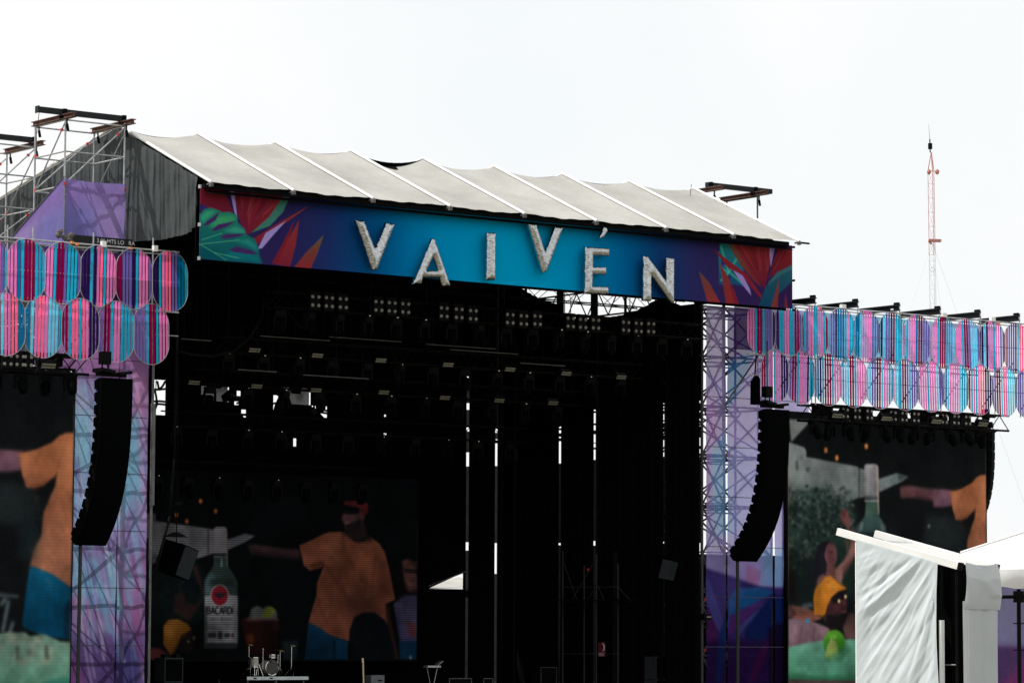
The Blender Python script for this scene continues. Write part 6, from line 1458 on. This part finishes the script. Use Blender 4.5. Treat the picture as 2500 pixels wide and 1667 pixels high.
def clothfn(a, b):
    u = uu1 + (uu0 - uu1) * a; zt_ = zK + slope * u - .05; zb_ = .25; d = (zt_ - (zt_ + (zb_ - zt_) * (1 - b)))
    # folds fan out from beyond the upper corner and sweep down and away
    x = a * 2.2; y = d
    th = math.atan2(y + 1.15, 2.75 - x); rr = math.hypot(y + 1.15, 2.75 - x)
    wob = .022 * math.sin(rr * 1.1 + th * 4) + .006 * math.sin(rr * 3.1 + 1)
    vn = lambda q, sd: float(vnoise(q, sd)) - .5
    f = .085 * vn(11 * (th + wob) + 3, 3) * (.35 + .9 * float(vnoise(rr * 1.3 + th * 3, 6))) + .060 * vn(23 * (th + .8 * wob) + .35 * rr, 5) * (.3 + float(vnoise(rr * 2.0 + th * 5, 9))) + .022 * vn(57 * (th + wob) + .8 * rr, 8) * (.2 + float(vnoise(rr * 2.9, 4)))
    f += .030 * vn(5.2 * (y + .5 * x) + 1.5 * math.sin(2.2 * x), 12) * max(0, 1 - a * 1.2) + .012 * vn(14 * (y * .7 + x), 14)
    amp = min(1, y * 1.6 + .04) * min(1, a * 6 + .1) * min(1, (1 - a) * 7 + .15)
    n = u_.cross(Vector((0, 0, 1))).normalized()
    if n.dot(Fh) > 0: n = -n
    w_ = .04 * math.sin(y * 1.3) * (a > .95)
    p = K + u_ * (u + w_) + n * (.07 + 1.45 * f * amp); return (p.x, p.y, zt_ - d)
grid(130, 150, clothfn).build('side_sheet', M['booth_white'], bo, smooth=True)
p = bp_(2.42, 0); MB().tube((p.x, p.y, 0), (p.x, p.y, p.z - .05), .035).build('corner_post', M['white_paint'], bo)
p = bp_(.40, .03); MB().beam((p.x, p.y, 0), (p.x, p.y, p.z - 1.25), .10, .06, up=(0, 1, 0)).build('corner_post', M['white_paint'], bo)
MB().beam((p.x, p.y, p.z - 1.25), (p.x, p.y, p.z - .03), .06, .05, up=(0, 1, 0)).build('corner_bracket', M['black_metal'], bo)
for a, b in ((.05, .05), (.05, WV - .05), (2.3, WV - .05)):
    p = bp_(a, b); MB().tube((p.x, p.y, 0), (p.x, p.y, p.z - .08), .035).build('corner_post', M['black_metal'], bo)
# dark inside of the booth
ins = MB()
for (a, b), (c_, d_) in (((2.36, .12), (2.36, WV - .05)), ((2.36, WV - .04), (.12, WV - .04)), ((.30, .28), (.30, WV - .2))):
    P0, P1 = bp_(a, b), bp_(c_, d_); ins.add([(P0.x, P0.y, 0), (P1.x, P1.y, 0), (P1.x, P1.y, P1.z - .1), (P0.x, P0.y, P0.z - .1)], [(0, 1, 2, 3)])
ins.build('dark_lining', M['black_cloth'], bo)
p0, p1 = bp_(.44, .1), bp_(.1, .1); MB().tube((p0.x, p0.y, p0.z - 2.2), (p1.x, p1.y, p0.z - 2.2), .015).build('inner_rail', M['galv_dark'], bo)
# end sheet with its folded cap
def endfn(a, b):
    P = bp_(-.10, .02 + (WV - .04) * a); d = (P.z - .35) * (1 - b); z = P.z - .75 - d * (P.z - 1.0) / (P.z - .35)
    n = -u_; f = .018 * math.sin(a * 9) + .02 * math.sin(a * 17 + d * .4) + .012 * math.sin(a * 31)
    q = P + n * (f * min(1, .2 + d)); return (q.x, q.y, max(.15, P.z - .72 - d))
grid(30, 40, endfn).build('end_sheet', M['booth_shaded'], bo, smooth=True)
def capfn(a, b):
    # b=1 at the top edge, flares slightly towards the bottom
    wide = .10 * (1 - b); P = bp_(-.05, .10 - wide + (WV - .16 + 2 * wide) * a)
    z = P.z + .08 - .98 * (1 - b) - .05 * math.sin(math.pi * a) * (b > .9)
    crease = .05 * math.exp(-((a - .15 - .75 * (1 - b) * 1.3) / .16) ** 2) * (b > .25)
    q = P - u_ * (.07 + .12 * (1 - b) * b * 2 + crease * .8); return (q.x, q.y, z)
grid(26, 20, capfn).build('cap_sheet', M['booth_shaded'], bo, smooth=True)

mq = thing('marquee', tuple(at_d(2500, 1500, 86)), 'white marquee roof with a violet printed wall behind the booth', 'marquee')
D2 = 86.0
e0, e1 = Vector(at_d(2330, 1392, D2)), Vector(at_d(2760, 1384, D2 - 1)); r0, r1 = Vector(at_d(2345, 1350, D2 + 2.5)), Vector(at_d(2720, 1228, D2 + 3.5))
g = grid(16, 10, lambda a, b: tuple((e0.lerp(e1, a)).lerp(r0.lerp(r1, a), b) - Vector((0, 0, .08 * math.sin(math.pi * b)))))
g.build('roof', M['tent_white'], mq, smooth=True)
MB().tube(r0 + Vector((0, 0, .02)), r1 + Vector((0, 0, .02)), .03).build('ridge_pipe', M['white_paint'], mq)
def val(a, b):
    P = e0.lerp(e1, a); h_ = .47 - .03 * math.sin(a * 30) ; ff = .06 * math.sin(a * 46 + 2 * math.sin(a * 9)) * (1 - b) + .05 * math.sin(b * 3.1)
    q = P - Fh * (.05 + ff); return (q.x, q.y, P.z - h_ * (1 - b))
grid(60, 8, val).build('valance', M['tent_white'], mq, smooth=True)
wc = Canvas(120, 120, lambda x, y: (x, y), (108, 104, 146))
wc.fill([(0, 60), (70, 60), (120, 80), (120, 120), (0, 120)], (66, 36, 92), .95, 1.5); wc.fill([(0, 110), (40, 80), (70, 55), (74, 60), (40, 120), (0, 120)], (110, 30, 96), .8, 3)
wc.fill([(30, 120), (60, 90), (78, 78), (60, 100), (44, 120)], (30, 96, 130), .8, 2); wc.fill([(70, 70), (120, 66), (120, 120), (50, 120)], (58, 56, 112), .8, 4); wc.grain(3)
M['marquee_print'] = cloth('marquee_wall_print', image=wc.image('marquee_wall_print'), gain=1.1, trans=.4, clear=.03)
w0, w1 = Vector(at_d(2390, 1440, D2 + 3)), Vector(at_d(2640, 1440, D2 + 3)); wb = at_d(2500, 1760, D2 + 3)[2]
g = grid(8, 8, lambda a, b: (w0.x + (w1.x - w0.x) * a, w0.y + (w1.y - w0.y) * a, wb + (w0.z + .5 - wb) * b)); g.build('printed_wall', M['marquee_print'], mq)
P = Vector(at_d(2487, 1437, D2 + 1)); MB().tube((P.x, P.y, 0), (P.x, P.y, P.z), .055).build('post', M['black_metal'], mq)
a, b = Vector(at_d(2410, 1457, D2 + 1)), Vector(at_d(2620, 1455, D2 + 1)); MB().tube(a, b, .05).build('ledger', M['black_metal'], mq)
P2 = Vector(at_d(2487, 1456, D2 + 1)); MB().box(P2, (.2, .2, .3)).build('joint', M['black_metal'], mq)
for y in (1521, 1586): q = Vector(at_d(2487, y, D2 + 1)); MB().beam(q - Rh * .14, q + Rh * .14, .05, .03).build('rosette', M['black_metal'], mq)

# tent seen through the opening at the back of the stage
tn = Vector(at_y(1110, 1420, 30))
tt = thing('backstage_tent', (tn.x, 30, 0), 'white tent glimpsed through the opening beside the stage screen', 'tent')
c0, c1 = at_y(1020, 1434, 30), at_y(1180, 1434, 30); ap = at_y(1122, 1408, 33)
m = MB().add([(c0[0], 30, c0[2]), (c1[0], 30, c1[2]), (c1[0], 36, c1[2]), (c0[0], 36, c0[2]), tuple(ap)], [(0, 1, 4), (1, 2, 4), (2, 3, 4), (3, 0, 4)])
m.build('roof', M['tarp'], tt)
MB().box(((c0[0] + c1[0]) / 2, 30.1, c0[2] / 2 - .02), (c1[0] - c0[0], .05, c0[2] - .05)).build('wall', M['black_cloth'], tt)
for x in (c0[0], c1[0]): MB().tube((x, 30, 0), (x, 30, c0[2]), .05).build('post', M['galv'], tt)
